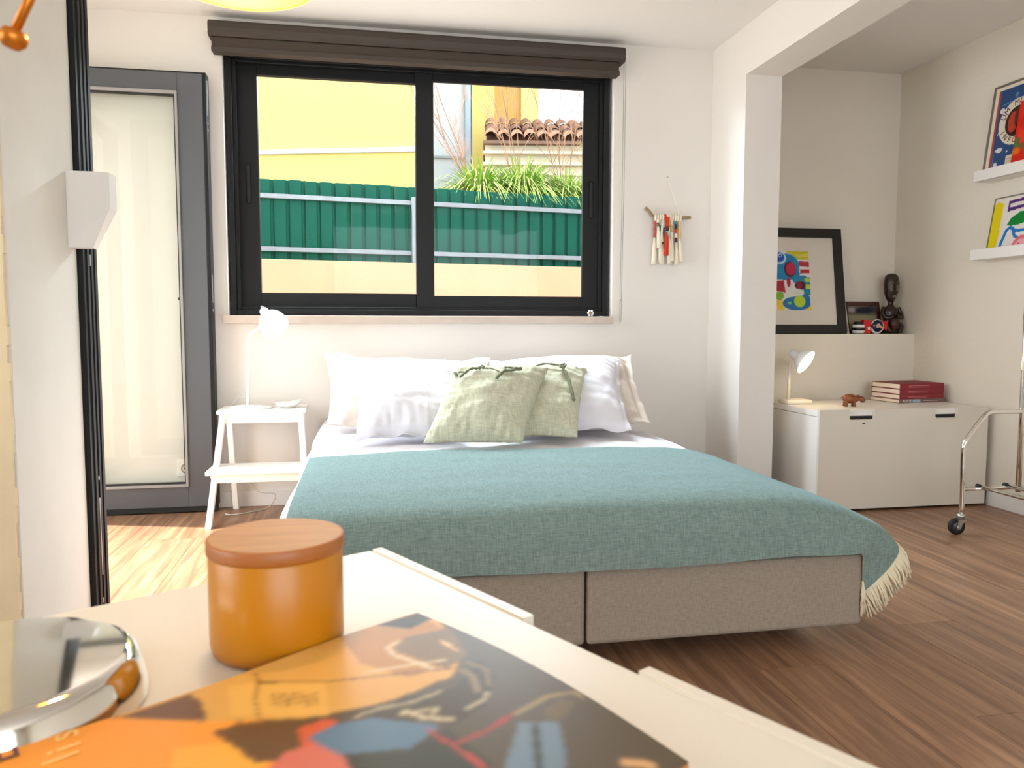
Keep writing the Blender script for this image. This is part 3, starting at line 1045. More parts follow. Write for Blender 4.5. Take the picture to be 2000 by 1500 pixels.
pillow('pillow', 'white pillow with stitched pin tucks, in front on the left', (-.04, 2.99, .470), (.38, 2.97, .470), (.43, 3.46, .700), (-.05, 3.45, .735), .17, PILW, .02, 4,
       tucks=(('u', .33), ('u', .64), ('v', .60)))
o, pt, nrm, base = pillow('cushion', 'sage green linen cushion with one long knotted tie, behind and right of the other', (.50, 2.95, .470), (.795, 2.90, .470), (.945, 3.30, .708), (.60, 3.30, .720), .13, GREEN, 0, 8, pinch=.03)
o['category'] = 'cushion'
TIEM = mat('dark_sage_tie', (118, 122, 96), .9)
dv = 0.0
def tie(o, pt, nrm, base, uvs, r=.0035):
    P = [pt(u, min(v, .97) - dv, 1) + nrm * (h + .003) - base for u, v, h in uvs]
    S = spline(P, 5)
    bm = tube(S, [r * (1.15 + .3 * math.sin(i * 1.7)) for i in range(len(S))], 7)
    obj('tie', bm, TIEM, o, True)
tie(o, pt, nrm, base, [(.30, .80, .006), (.45, .86, .014), (.62, .84, .014), (.70, .82, .010)])
tie(o, pt, nrm, base, [(.70, .82, .010), (.71, .78, .016), (.73, .74, .010), (.82, .60, .010), (.90, .40, .008), (.93, .34, .006)], .0045)
tie(o, pt, nrm, base, [(.66, .83, .012), (.72, .86, .018), (.74, .80, .018), (.69, .77, .014), (.66, .83, .014)], .004)
tie(o, pt, nrm, base, [(.32, .78, .01), (.35, .72, .012), (.36, .62, .008)], .0035)
o, pt, nrm, base = pillow('cushion', 'sage green linen cushion with a row of short ties, frontmost on the bed', (.205, 2.87, .468), (.565, 2.82, .468), (.735, 3.13, .725), (.345, 3.15, .722), .13, GREEN, 0, 9, pinch=.022)
o['category'] = 'cushion'
dv = .14
tie(o, pt, nrm, base, [(.06, .97, .004), (.08, .93, .012), (.10, .90, .008)], .005)
tie(o, pt, nrm, base, [(.10, .97, .004), (.14, .94, .010), (.17, .93, .006)], .003)
tie(o, pt, nrm, base, [(.30, .97, .006), (.24, .95, .014), (.18, .88, .012), (.15, .83, .010)], .004)
tie(o, pt, nrm, base, [(.31, .99, .006), (.35, .97, .016), (.37, .93, .012)], .0055)
tie(o, pt, nrm, base, [(.38, .97, .006), (.46, .93, .008), (.55, .88, .008)], .0022)
tie(o, pt, nrm, base, [(.58, .98, .008), (.64, 1.0, .010), (.72, .99, .010)], .0035)
tie(o, pt, nrm, base, [(.76, .96, .008), (.68, .91, .012), (.61, .89, .012)], .0042)
tie(o, pt, nrm, base, [(.61, .91, .010), (.58, .83, .014), (.55, .76, .010)], .0052)
tie(o, pt, nrm, base, [(.76, .98, .010), (.70, .94, .016), (.66, .90, .010)], .0045)

# ------------------------------------------------------------------ step stool
t = thing('step_stool', 'white wooden two-step stool used as a bedside table', 'stool', (-0.48, 3.78, 0))
S = lambda x, y, z: (x + 0.48, y - 3.78, z)
obj('top_board', box((S(-.672, 3.755, .487), S(-.278, 3.975, .505)), bev=0.003), WHITE, t)
obj('lower_step', box((S(-.692, 3.565, .240), S(-.262, 3.775, .258)), bev=0.003), WHITE, t)
def bar(a, b, wx, wy):
    bm = bmesh.new()
    a, b = Vector(a), Vector(b)
    q = []
    for P in (a, b):
        for sx, sy in ((-1, -1), (1, -1), (1, 1), (-1, 1)):
            q.append(bm.verts.new(P + Vector((sx * wx, sy * wy, 0))))
    for f in ((3, 2, 1, 0), (4, 5, 6, 7), (0, 1, 5, 4), (1, 2, 6, 5), (2, 3, 7, 6), (3, 0, 4, 7)):
        bm.faces.new([q[i] for i in f])
    bmesh.ops.bevel(bm, geom=bm.edges[:], offset=.002, segments=2, affect='EDGES')
    return bm
for s, xt, xb in ((0, -.648, -.690), (1, -.302, -.262)):
    obj('leg', bar(S(xt, 3.79, .487), S(xb, 3.60, 0), .013, .016), WHITE, t)
    obj('leg', bar(S(xt + .0, 3.94, .487), S(xt + (.02 if s == 0 else -.02), 3.965, 0), .013, .014), WHITE, t)
    obj('side_rail', bar(S(xt - (.02 if s == 0 else -.02), 3.70, .222), S(xt - (.02 if s == 0 else -.02), 3.70, .238), .008, .10), WHITE, t)
obj('front_rail', box((S(-.64, 3.782, .442), S(-.31, 3.80, .487)), bev=0.002), WHITE, t)
obj('back_rail', box((S(-.64, 3.93, .442), S(-.31, 3.945, .487)), bev=0.002), WHITE, t)
obj('step_rail', box((S(-.665, 3.585, .203), S(-.285, 3.603, .240)), bev=0.002), WHITE, t)
obj('step_rail', box((S(-.655, 3.745, .203), S(-.295, 3.76, .240)), bev=0.002), WHITE, t)

# bedside lamp
def warm_bulb(parent, P, e, r=.02):
    bm = bmesh.new(); ellipsoid(bm, P, (r, r, r * 1.15), seg=14, rings=10)
    obj('bulb', bm, BULB, parent, True)
def shade_mat(name, col, e):
    m = mat(name, col, .45)
    return m
t = thing('desk_lamp', 'white metal lamp with bell shade, lit, on the step stool', 'lamp', (-.53, 3.86, .505))
obj('base', lathe([(0, 0), (.098, 0), (.1, .004), (.098, .008), (.03, .013), (0, .014)], 40), WHITEM, t, True)
bend = spline([(-.018, 0, .01), (-.014, 0, .16), (-.010, 0, .30), (-.003, 0, .335), (.02, -.008, .36), (.075, -.02, .40)], 6)
obj('stem', tube(bend, .0062, 12), WHITEM, t, True)
ax = Vector((.50, -.62, -.60)).normalized()
o0 = Vector((.066, -.02, .455))
bell = [(0.0, -.014), (.012, -.012), (.019, -.004), (.022, .012), (.024, .030), (.034, .042), (.050, .056), (.060, .078), (.064, .102), (.0655, .118)]
inn = [(.0635, .118), (.062, .100), (.057, .078), (.047, .060), (.030, .046), (0, .044)]
obj('lamp_shade', lathe(bell + inn, 40, axis_m(o0, ax)), WHITEM, t, True)
obj('hook', tube([o0 - ax * .012, o0 - ax * .03 + Vector((0, 0, .006)), o0 - ax * .03 + Vector((.008, 0, .006)), o0 - ax * .014 + Vector((.008, 0, 0))], .0018, 6), WHITEM, t)
warm_bulb(t, o0 + ax * .082, 0, .028)
obj('power_cable', tube(spline([(-.018, .0, .075), (-.045, .01, .065), (-.08, .03, .03), (-.10, .06, .008)], 5), .0022, 6), mat('grey_cable', (180, 178, 172), .6), t, True)
lb = light('POINT', 'bedside_bulb', tuple(Vector((-.53, 3.86, .505)) + o0 + ax * .125), .25, (1.0, .80, .52), radius=.03)

# dish
t = thing('trinket_dish', 'small white oval dish on the step stool, right of the lamp base', 'dish', (-.362, 3.84, .5055))
bm = bmesh.new()
add_lathe(bm, [(0, 0), (.028, .001), (.046, .012), (.055, .024), (.057, .026), (.053, .026), (.043, .015), (.026, .006), (0, .004)], 36, Matrix.Diagonal((1.12, .72, 1, 1)))
for v in bm.verts:
    v.co.z += .012 * max(0, v.co.x / .06) * (v.co.z / .026)
obj('dish_body', bm, ceramic('white_ceramic', (240, 238, 232)), t, True)
bm = bmesh.new(); ellipsoid(bm, (.03, 0, .018), (.009, .006, .008), seg=10, rings=6)
obj('dish_knob', bm, ceramic('pale_green_ceramic', (214, 220, 205)), t, True)

# floor cable
o = obj('power_cord', tube(spline([(-.61, 3.97, .20), (-.585, 3.955, .15), (-.52, 3.95, .085), (-.45, 3.945, .075), (-.445, 3.945, .045), (-.48, 3.93, .006), (-.55, 3.87, .004), (-.62, 3.83, .004), (-.66, 3.85, .004)], 7), .0024, 7), mat('grey_cord', (196, 190, 182), .6), None, True)
tag(o, 'thin grey power cord looping to the floor behind the step stool', 'cord')

# ------------------------------------------------------------------ macrame wall hanging
t = thing('wall_hanging', 'small driftwood wall hanging with cream, red and blue tassels', 'wall hanging', (1.578, 4.019, 1.673))
W = lambda x, z, d=.022: (x - 1.578, -d, z - 1.673)
obj('nail', lathe([(0, 0), (.004, 0), (.004, .004), (.0015, .005), (.0015, .02), (0, .02)], 10, axis_m((0, -.02, 0), (0, 1, 0))), STEEL, t)
obj('driftwood_stick', tube(spline([W(1.455, 1.510), W(1.475, 1.492), W(1.505, 1.462), (W(1.55, 1.458)), W(1.62, 1.460), W(1.67, 1.463), W(1.706, 1.466)], 4), [.009] * 3 + [.0085] * 10 + [.0088] * 12, 10), STICK, t, True)
obj('hanging_cord', tube([W(1.508, 1.470), W(1.577, 1.672, .016), W(1.648, 1.466)], .0014, 6), COTTON, t)
cols = {'c': (240, 230, 208), 'r': (214, 62, 36), 'p': (200, 100, 92), 't': (60, 140, 150), 'n': (40, 60, 96), 'y': (226, 184, 110), 'b': (120, 110, 84), 'a': (140, 205, 200), 'k': (90, 40, 50)}
cm = {k: mat('yarn_' + n, v, .95) for (k, v), n in zip(cols.items(), ('cream', 'red', 'pink', 'teal', 'navy', 'yellow', 'olive', 'aqua', 'plum'))}
def tassel(x, z0, z1, mid, colr, lean=0.0, d=.026):
    # wrapped neck in colour then a flared skirt
    zm = z0 - (z0 - z1) * mid
    xm = x + lean * mid
    pts = spline([W(x, z0, d), W(xm, zm, d + .002)], 4)
    k = obj('tassel', tube([W(xm, zm + .004, d), W(xm + lean * .2, zm - (zm - z1) * .4, d + .003), W(x + lean, z1, d + .004)], [.005, .0100, .0155], 9), cm['c'], t, True)
    segs = colr
    m_ = len(segs)
    for i, cc in enumerate(segs):
        za, zb = z0 + (zm - z0) * i / m_, z0 + (zm - z0) * (i + 1) / m_
        obj('yarn_wrap', tube([W(x + (xm - x) * i / m_, za, d), W(x + (xm - x) * (i + 1) / m_, zb, d)], .0072, 8), cm[cc], k, True)
tassel(1.507, 1.452, 1.214, .40, 'pp', -.004)
tassel(1.520, 1.452, 1.300, .25, 'cb', .010, .034)
tassel(1.534, 1.452, 1.224, .42, 'ctc', .006)
tassel(1.556, 1.452, 1.218, .55, 'cnb', -.010)
tassel(1.585, 1.452, 1.218, .35, 'yc', .004)
tassel(1.600, 1.452, 1.232, .45, 'cyc', .004)
tassel(1.624, 1.452, 1.214, .50, 'tnrck', .006)
tassel(1.642, 1.452, 1.232, .45, 'yyy', .012)
k = obj('tassel', tube([W(1.570, 1.385, .036), W(1.568, 1.33, .040), W(1.564, 1.262, .040)], [.008, .011, .014], 9), cm['r'], t, True)
k['label'] = 'red tassel'
for i, cc in enumerate('rrka'):
    obj('yarn_wrap', tube([W(1.575, 1.462 - i * .024, .036), W(1.573, 1.438 - i * .024, .037)], .0085, 8), cm[cc], k, True)
k = obj('tassel', tube([W(1.545, 1.44, .036), W(1.541, 1.38, .038), W(1.540, 1.332, .038)], [.006, .006, .011], 9), cm['c'], t, True)
for i in range(11):
    x = 1.508 + i * .0138
    obj('knot', tube([W(x, 1.474, .026), W(x, 1.468, .036), W(x, 1.452, .034), W(x, 1.444, .026)], .0062, 7), cm['r' if i == 4 else 'c'], t, True)

# ================================================================== ALCOVE: bench, lamp, books, pictures
BX, BY = 2.112, 3.38
t = thing('storage_bench', 'white storage bench with two grip notches in its front, in the alcove', 'storage bench', (BX, BY, 0))
BW, BD, BH = 0.918, 0.48, 0.49
obj('carcass', box(((.002, .018, .02), (.018, BD, BH - .03)), ((BW - .018, .018, .02), (BW - .002, BD, BH - .03)), ((.018, BD - .012, .02), (BW - .018, BD, BH - .03)),
                   ((.018, .018, .02), (BW - .018, BD - .012, .036)), bev=0.001), WHITE, t)
obj('top_board', box(((0, .018, BH - .028), (BW, BD, BH)), bev=0.002), WHITE, t)
obj('plinth', box(((.03, .04, 0), (BW - .03, BD - .04, .02))), RUBBER, t)
def notched(x0, x1, z0, z1, cuts, d, y0, y1, r=.008):
    pts = [(x0, z0), (x1, z0), (x1, z1)]
    for a, b in sorted(cuts, reverse=True):
        pts += [(b, z1), (b, z1 - d + r), (b - r * .3, z1 - d + r * .3), (b - r, z1 - d), (a + r, z1 - d), (a + r * .3, z1 - d + r * .3), (a, z1 - d + r), (a, z1)]
    pts += [(x0, z1)]
    bm = prism(pts, y0, y1, Matrix(((1, 0, 0, 0), (0, 0, 1, 0), (0, 1, 0, 0), (0, 0, 0, 1))))
    bmesh.ops.recalc_face_normals(bm, faces=bm.faces[:])
    bmesh.ops.bevel(bm, geom=[e for e in bm.edges if e.calc_length() > .02], offset=.0015, segments=2, affect='EDGES')
    return bm
obj('drawer_front', notched(0, BW, .012, BH + .006, ((.158, .290), (.620, .742)), .050, 0, .017), BENCHF, t)
obj('notch_shade_strip', box(((.14, .0185, BH - .056), (.78, .024, BH - .030))), RUBBER, t)  # black strip painting the shade behind the grip notches
obj('keyhole', box(((.225, -.001, BH - .066), (.24, .002, BH - .060))), DARKW, t)

# alcove lamp
t = thing('desk_lamp', 'small white lamp with tilted bell shade, lit, on the storage bench', 'lamp', (2.185, 3.745, .490))
obj('base', box(((-.06, -.05, 0), (.085, .05, .022)), bev=0.010, seg=3), mat('ivory_plastic', (240, 232, 214), .4), t, True)
obj('stem', tube([(-.028, 0, .02), (-.027, 0, .12), (-.024, 0, .21), (-.018, -.004, .235)], [.009, .0075, .007, .007], 12), mat('ivory_stem', (238, 228, 212), .4), t, True)
ax = Vector((.50, -.70, -.50)).normalized()
o0 = Vector((-.018, -.01, .262))
obj('lamp_shade', lathe([(0, -.014), (.012, -.012), (.019, -.004), (.021, .016), (.024, .030), (.036, .042), (.052, .056), (.064, .078), (.067, .086), (.0645, .086), (.060, .076), (.048, .060), (.03, .046), (0, .044)], 40, axis_m(o0, ax)), WHITEM, t, True)
warm_bulb(t, o0 + ax * .070, 0, .026)
light('POINT', 'alcove_bulb', tuple(Vector((2.185, 3.745, .490)) + o0 + ax * .115), .9, (1.0, .78, .48), radius=.03)

# carved animal
t = thing('wooden_hippo', 'carved brown wooden hippo figurine on the storage bench', 'figurine', (2.40, 3.56, .490), -.25)
bm = bmesh.new()
ellipsoid(bm, (-.012, 0, .040), (.036, .022, .024))
ellipsoid(bm, (.018, 0, .040), (.018, .016, .017))
for sx in (-.032, .008):
    for sy in (-.012, .012):
        add_lathe(bm, [(0, 0), (.0085, 0), (.0085, .006), (.007, .022), (.008, .034), (0, .036)], 12, Matrix.Translation((sx, sy, 0)))
obj('body', bm, FIGW, t, True)
bm = bmesh.new()
ellipsoid(bm, (.040, 0, .038), (.018, .013, .013), Matrix.Rotation(.35, 4, 'Y') @ Matrix.Translation((-.012, 0, .014)))
ellipsoid(bm, (.052, 0, .030), (.013, .014, .011))
for s in (-1, 1):
    ellipsoid(bm, (.030, s * .010, .054), (.004, .004, .006), seg=8, rings=6)
obj('head', bm, FIGW, t, True)
obj('tail', tube([(-.046, 0, .046), (-.054, 0, .045), (-.057, 0, .040)], [.003, .0025, .0015], 7), FIGW, t, True)

# books: rotated stack
BR = 0.10
bk0 = Vector((2.735, 3.655, .490))
RED = mat('red_cloth', (134, 34, 46), .6)
REDT = mat('spine_print', (206, 130, 128), .6)
def book(z, th, wd, dp, cover, label, name='book', dx=0, dy=0, cat='book'):
    t = thing(name, label, cat, (bk0.x + dx, bk0.y + dy, z), BR, 'stack of books on the storage bench')
    c = .0025
    obj('page_block', box(((.0035, .004, c), (wd - .004, dp - .004, th - c))), PAPER, t)
    obj('cover', box(((0, 0, 0), (wd, dp, c)), ((0, 0, th - c), (wd, dp, th)), ((.001, -.002, 0), (wd - .001, .002, th)), bev=0.0008), cover, t)
    return t
COV = mat('grey_brown_cover', (118, 92, 84), .5)
b0 = book(.490, .020, .305, .215, COV, 'grey-brown book with blue patch on its spine, bottom of the stack', dx=0, dy=0)
obj('spine_patch', box(((.085, -.0028, .002), (.135, -.0018, .018))), mat('blue_patch', (150, 176, 190), .5), b0)
text_obj('lettering', 'AUSTE', .020, mat('cream_ink', (224, 214, 200), .6), Matrix.Translation((.05, -.0028, .010)) @ Matrix.Rotation(PI / 2, 4, 'X'), b0, .0003)
obj('spine_line', box(((.155, -.0026, .009), (.25, -.0018, .0115))), mat('pale_ink', (190, 176, 166), .6), b0)
z = .510
for th, lab in ((.026, 'red cloth book, lowest of the three red ones in the stack'), (.028, 'red cloth book, middle one of the three red ones'), (.028, 'red cloth book on the very top of the stack')):
    b = book(z, th - .0005, .285, .205, RED, lab, dx=.004, dy=.003)
    obj('spine_line', box(((.055, -.0026, th * .52), (.185, -.0018, th * .60)), ((.055, -.0026, th * .30), (.175, -.0018, th * .36))), REDT, b)
    z += th

# big framed picture on the ledge
PICM = attr_mat('gouache_print', .6, .2)
def leaning(name, label, cat, x0, x1, z0, hgt, yb, yt, group=None):
    """an Empty at the bottom-left front corner; local x right, z up along the leaning plane"""
    t = thing(name, label, cat, (x0, yb, z0), 0, group)
    t.rotation_euler = (-math.atan2(yt - yb, hgt), 0, 0)
    return t
t = leaning('framed_picture', 'large black-framed colourful abstract painting with white mount on the ledge', 'picture', 2.045, 2.668, .848, .6, 4.025, 4.12)
FW, FH, fr_ = .623, .600, .052
BLK = mat('black_frame', (16, 14, 13), .4)
obj('frame', box(((0, -.002, 0), (fr_, .022, FH)), ((FW - fr_, -.002, 0), (FW, .022, FH)), ((fr_, -.002, 0), (FW - fr_, .022, fr_)), ((fr_, -.002, FH - fr_), (FW - fr_, .022, FH)), bev=0.002), BLK, t)
obj('mount', box(((fr_ - .004, .010, fr_ - .004), (FW - fr_ + .004, .016, FH - fr_ + .004))), mat('cream_mount', (226, 216, 202), .8), t)
def ptsc(l):
    return [((x - 120) / 385.0, 1 - (y - 405) / 660.0) for x, y in l]
def P_(c, l): return ('p', c, 0, ptsc(l))
def E_(c, cx_, cy_, rx, ry_): return ('e', c, 0, [((cx_ - 120) / 385.0, 1 - (cy_ - 405) / 660.0), (rx / 385.0, ry_ / 660.0)])
def S_(c, w_, l): return ('s', c, w_ / 500.0, ptsc(l))
art = [
    P_((206, 196, 40), [(230, 400), (510, 400), (510, 500), (380, 495), (330, 450)]), P_((222, 214, 96), [(350, 440), (510, 425), (510, 460), (380, 470)]),
    E_((20, 132, 184), 250, 580, 150, 150), E_((20, 132, 184), 360, 700, 110, 60), P_((20, 132, 184), [(115, 480), (180, 470), (250, 560), (240, 720), (120, 720)]),
    E_((190, 225, 240), 180, 480, 75, 72), E_((16, 80, 190), 178, 472, 58, 55), E_((190, 215, 240), 192, 452, 22, 24), E_((16, 60, 160), 192, 455, 12, 14),
    E_((70, 20, 40), 292, 606, 66, 86), E_((196, 36, 72), 300, 600, 54, 72),
    P_((186, 50, 62), [(390, 510), (510, 520), (510, 580), (400, 570)]), P_((190, 40, 50), [(400, 600), (510, 608), (510, 650), (405, 650)]), S_((235, 225, 220), 14, [(395, 600), (510, 592)]), S_((235, 225, 220), 14, [(400, 665), (510, 668)]),
    P_((30, 130, 150), [(420, 690), (510, 690), (510, 900), (430, 880)]), E_((196, 214, 70), 478, 725, 35, 24), E_((196, 214, 70), 482, 800, 36, 28),
    P_((176, 34, 60), [(125, 740), (220, 730), (230, 870), (130, 850)]), P_((232, 226, 220), [(215, 735), (310, 720), (335, 780), (270, 870), (235, 900)]), E_((176, 34, 60), 270, 750, 22, 58),
    E_((60, 16, 40), 395, 790, 60, 50), E_((150, 26, 56), 388, 785, 28, 44),
    E_((130, 180, 40), 160, 905, 50, 48), P_((244, 206, 60), [(125, 960), (190, 950), (210, 1065), (130, 1065)]), P_((244, 206, 60), [(440, 1010), (510, 1000), (515, 1070), (440, 1070)]),
    E_((16, 112, 170), 345, 990, 155, 78), E_((16, 112, 170), 440, 940, 60, 60), E_((222, 222, 212), 368, 868, 66, 42), E_((184, 214, 40), 380, 965, 62, 66), E_((120, 200, 130), 268, 985, 20, 18),
    E_((176, 214, 60), 455, 725, 12, 10)]
px0, pz0, pw, ph = .205, .134, .213, .334
print_sheet('painting', PICM, t, 1, 1, 90, 140, lambda u, v: (px0 + u * pw, .0095, pz0 + v * ph), (232, 226, 218), art, 1)
obj('glazing', box(((fr_, .004, fr_), (FW - fr_, .0055, FH - fr_))), glass_mat('picture_glass', (1, 1, 1), .6), t)

# small frames
t = leaning('framed_print', 'slim white picture frame between the black frame and the small brown one', 'picture frame', 2.676, 2.712, .848, .19, 4.07, 4.12)
obj('frame', box(((0, 0, 0), (.006, .012, .185)), ((.03, 0, 0), (.036, .012, .185)), ((.006, 0, .177), (.03, .012, .185)), ((.006, 0, 0), (.03, .012, .008))), mat('pale_frame', (216, 204, 182), .5), t)
obj('back_board', box(((.006, .006, .008), (.03, .01, .177))), mat('olive_board', (150, 142, 118), .7), t)
t = leaning('framed_photograph', 'small dark brown framed photograph behind the painted letters', 'picture', 2.716, 2.937, .848, .19, 4.10, 4.14)
obj('frame', box(((0, 0, 0), (.022, .014, .188)), ((.205, 0, 0), (.227, .014, .188)), ((.022, 0, .166), (.205, .014, .188)), ((.022, 0, 0), (.205, .014, .022)), bev=0.002), BROWNW, t)
lay = [('p', (58, 56, 60), 0, [(.2, .7), (.5, .95), (1, 1), (1, .72), (.6, .66)]), ('e', (30, 32, 48), 0, [(.55, .8), (.3, .12)]), ('e', (160, 150, 145), 0, [(.14, .82), (.12, .1)]),
       ('p', (140, 134, 104), 0, [(0, 0), (1, 0), (1, .6), (0, .62)]), ('s', (96, 84, 70), .03, [(0, .62), (1, .66)])]
print_sheet('photograph', PICM, t, 1, 1, 40, 30, lambda u, v: (.022 + u * .183, .005, .022 + v * .144), (104, 92, 78), lay, 2)

# painted letter ornament
t = thing('painted_ornament', 'red, white and navy painted wooden letter ornament with a white star', 'ornament', (2.826, 4.035, .848))
O = lambda x, z: (x - 2.826, z - .848)
XZ = Matrix(((1, 0, 0, 0), (0, 0, 1, 0), (0, 1, 0, 0), (0, 0, 0, 1)))
oW, oK, oR, oN = ceramic('enamel_white', (236, 232, 226)), ceramic('enamel_black', (20, 18, 22)), ceramic('enamel_red', (196, 24, 28)), ceramic('enamel_navy', (22, 24, 60))
# striped barrel
for k, m_ in enumerate((oW, oK, oW, oK)):
    z0, z1 = .002 + k * .0165, .002 + (k + 1) * .0165
    rr = [.030, .036, .036, .031, .022]
    obj('striped_band', lathe([(0, z0), (rr[k], z0), (rr[k + 1], z1), (0, z1)], 24, Matrix.Translation((-.075, .01, 0))), m_, t, True)
b = obj('red_block', prism([(-.062, .001), (-.018, .001), (-.006, .045), (-.018, .076), (-.060, .078)], -.016, .012, XZ), oR, t)
st = [(math.cos(PI / 2 + k * PI / 5) * (.0125 if k % 2 == 0 else .005), math.sin(PI / 2 + k * PI / 5) * (.0125 if k % 2 == 0 else .005)) for k in range(10)]
obj('star', prism([(x - .027, z + .031) for x, z in st], -.0175, -.0155, XZ), oW, b)
ringM = axis_m((.026, -.004, .040), (0, -1, 0))
obj('letter_ring', lathe([(0, 0), (.040, 0), (.041, .006), (.040, .012), (0, .012)], 40, ringM), oW, t, True)
obj('letter_face', lathe([(0, .0125), (.034, .0125), (.0335, .0145), (0, .0145)], 36, axis_m((.026, -.004, .044), (0, -1, 0))), oN, t, True)
obj('letter_counter', prism([(.016, .034), (.020, .055), (.036, .058), (.044, .046), (.068, .034), (.060, .022), (.036, .036), (.026, .032)], -.021, -.0185, XZ), mat('tan_wood', (196, 160, 130), .5), t)
obj('red_block', prism([(.048, .046), (.090, .016), (.092, .070), (.054, .074)], -.012, .012, XZ), oR, t)

# carved figure
t = thing('carved_figure', 'tall dark carved wooden figure with long head and hands at its drum, on the ledge', 'sculpture', (2.978, 4.085, .848))
bm = bmesh.new()
add_lathe(bm, [(0, 0), (.052, 0), (.056, .012), (.05, .03), (.036, .05), (.040, .085), (.046, .12), (.044, .142), (.024, .156), (.017, .165), (.016, .186), (.022, .2), (0, .21)], 24, Matrix.Diagonal((1, .75, 1, 1)))
obj('torso', bm, DARKW, t, True)
bm = bmesh.new()
hp = [(0, .178), (.016, .18), (.030, .205), (.040, .235), (.044, .27), (.043, .305), (.036, .33), (.02, .342), (0, .345)]
add_lathe(bm, hp, 26, Matrix.Diagonal((1, .8, 1, 1)))
h = obj('head', bm, DARKW, t, True)
obj('nose', tube([(0, -.033, .292), (0, -.041, .262), (0, -.036, .252)], [.004, .008, .005], 8), DARKW, h, True)
EYE = mat('greyish_wood', (104, 92, 78), .5)  # lighter, greyer wood for cheeks, brows and mouth
for s in (-1, 1):
    bm = bmesh.new(); ellipsoid(bm, (s * .020, -.0285, .262), (.013, .007, .022), seg=12, rings=8)
    obj('cheek', bm, EYE, h, True)
    obj('brow', tube(spline([(s * .034, -.022, .284), (s * .022, -.034, .296), (s * .008, -.036, .284)], 4), .003, 6), EYE, h, True)
    obj('arm', tube(spline([(s * .046, -.004, .150), (s * .058, -.012, .115), (s * .050, -.034, .090), (s * .012, -.048, .096)], 5), [.011] * 10 + [.010] * 6, 10), DARKW, t, True)
    obj('leg', tube(spline([(s * .028, -.02, .058), (s * .046, -.038, .046), (s * .032, -.046, .008)], 5), .012, 10), DARKW, t, True)
bm = bmesh.new(); ellipsoid(bm, (0, -.030, .213), (.014, .009, .009), seg=12, rings=8)
obj('mouth', bm, EYE, h, True)
obj('drum', lathe([(0, .02), (.018, .02), (.024, .05), (.028, .086), (0, .088)], 18, Matrix.Translation((0, -.034, 0))), BROWNW, t, True)

# ------------------------------------------------------------------ picture ledges on the right wall
for nm, lab, z0, zt in (('upper', 'white picture ledge, upper one on the right wall', 1.600, 1.66), ('lower', 'white picture ledge, lower one on the right wall', 1.218, 1.272)):
    t = thing('picture_ledge', lab, 'shelf', (3.066, 3.47, z0))
    obj('shelf_board', box(((-.105, -1.15, 0), (0, 0, .012)), bev=0.001), WHITE, t)
    obj('front_lip', box(((-.107, -1.15, 0), (-.096, 0, .052)), bev=0.0015), WHITE, t)
    obj('back_strip', box(((-.010, -1.15, .012), (0, 0, .07)), bev=0.001), WHITE, t)
SILV = mat('silver_frame', (150, 142, 132), .35, .7)
def wall_pic(name, label, y1, wd, z0, hgt, xb, xt, cat='picture'):
    """local x runs towards the camera along the wall (from the left edge in the photo), local z up, local y towards the wall"""
    t = thing(name, label, cat, (xb, y1, z0), 0)
    lean = math.atan2(xt - xb, hgt)
    R_ = Matrix(((0, 1, 0), (-1, 0, 0), (0, 0, 1)))
    t.rotation_euler = (R_ @ Matrix.Rotation(-lean, 3, 'X')).to_euler()
    return t
t = wall_pic('framed_poster', 'blue and red framed poster with round lettered emblem on the upper ledge', 3.452, .32, 1.612, .44, 2.985, 3.04)
obj('frame', box(((0, 0, 0), (.010, .018, .445)), ((.31, 0, 0), (.32, .018, .445)), ((.01, 0, 0), (.31, .018, .01)), ((.01, 0, .435), (.31, .018, .445)), bev=0.001), SILV, t)
ar = .445 / .32
lay = [('p', (178, 74, 60), 0, [(.07, .02), (.115, .02), (.115, .96), (.07, .96)]),
       ('p', (44, 78, 128), 0, [(.115, .02), (.96, .02), (.96, .96), (.115, .96)]),
       ('e', (236, 224, 200), 0, [(.52, .56), (.36, .36 / ar)]), ('e', (56, 24, 22), 0, [(.52, .56), (.235, .235 / ar)]),
       ('e', (196, 66, 44), 0, [(.44, .56), (.10, .16 / ar)]), ('e', (100, 52, 36), 0, [(.56, .60), (.10, .17 / ar)]),
       ('e', (30, 20, 22), 0, [(.60, .52), (.09, .10 / ar)]),
       ('p', (232, 214, 180), 0, [(.40, .09), (.90, .09), (.90, .19), (.40, .19)]),
       ('s', (196, 150, 120), .006, [(.42, .12), (.88, .12)]), ('s', (196, 150, 120), .006, [(.42, .15), (.88, .15)]),
       ('e', (225, 225, 225), 0, [(.235, .27), (.06, .03)]), ('s', (225, 225, 225), .02, [(.16, .27), (.30, .285)]),
       ('e', (225, 228, 230), 0, [(.20, .10), (.04, .04)]), ('e', (225, 228, 230), 0, [(.19, .72), (.05, .03)]), ('s', (225, 228, 230), .014, [(.26, .66), (.34, .74)]),
       ('e', (232, 230, 225), 0, [(.66, .88), (.05, .03)]), ('s', (232, 230, 225), .03, [(.65, .88), (.63, .96)]), ('e', (90, 130, 170), 0, [(.44, .86), (.035, .03)]),
       ('s', (225, 228, 230), .010, [(.55, .80), (.75, .83)]), ('s', (225, 228, 230), .010, [(.60, .235), (.80, .25)]), ('e', (230, 230, 230), 0, [(.40, .235), (.014, .012)]),
       ('s', (130, 160, 190), .008, [(.14, .05), (.14, .24)]), ('s', (130, 160, 190), .008, [(.18, .78), (.36, .80)]), ('s', (225, 228, 230), .012, [(.16, .45), (.20, .52)])]
pz = lambda u, v: (.010 + u * .300, .006, .010 + v * .425)
print_sheet('poster', PICM, t, 1, 1, 110, 140, pz, (238, 226, 208), lay, 0)
INK = mat('dark_red_ink', (80, 22, 18), .6)
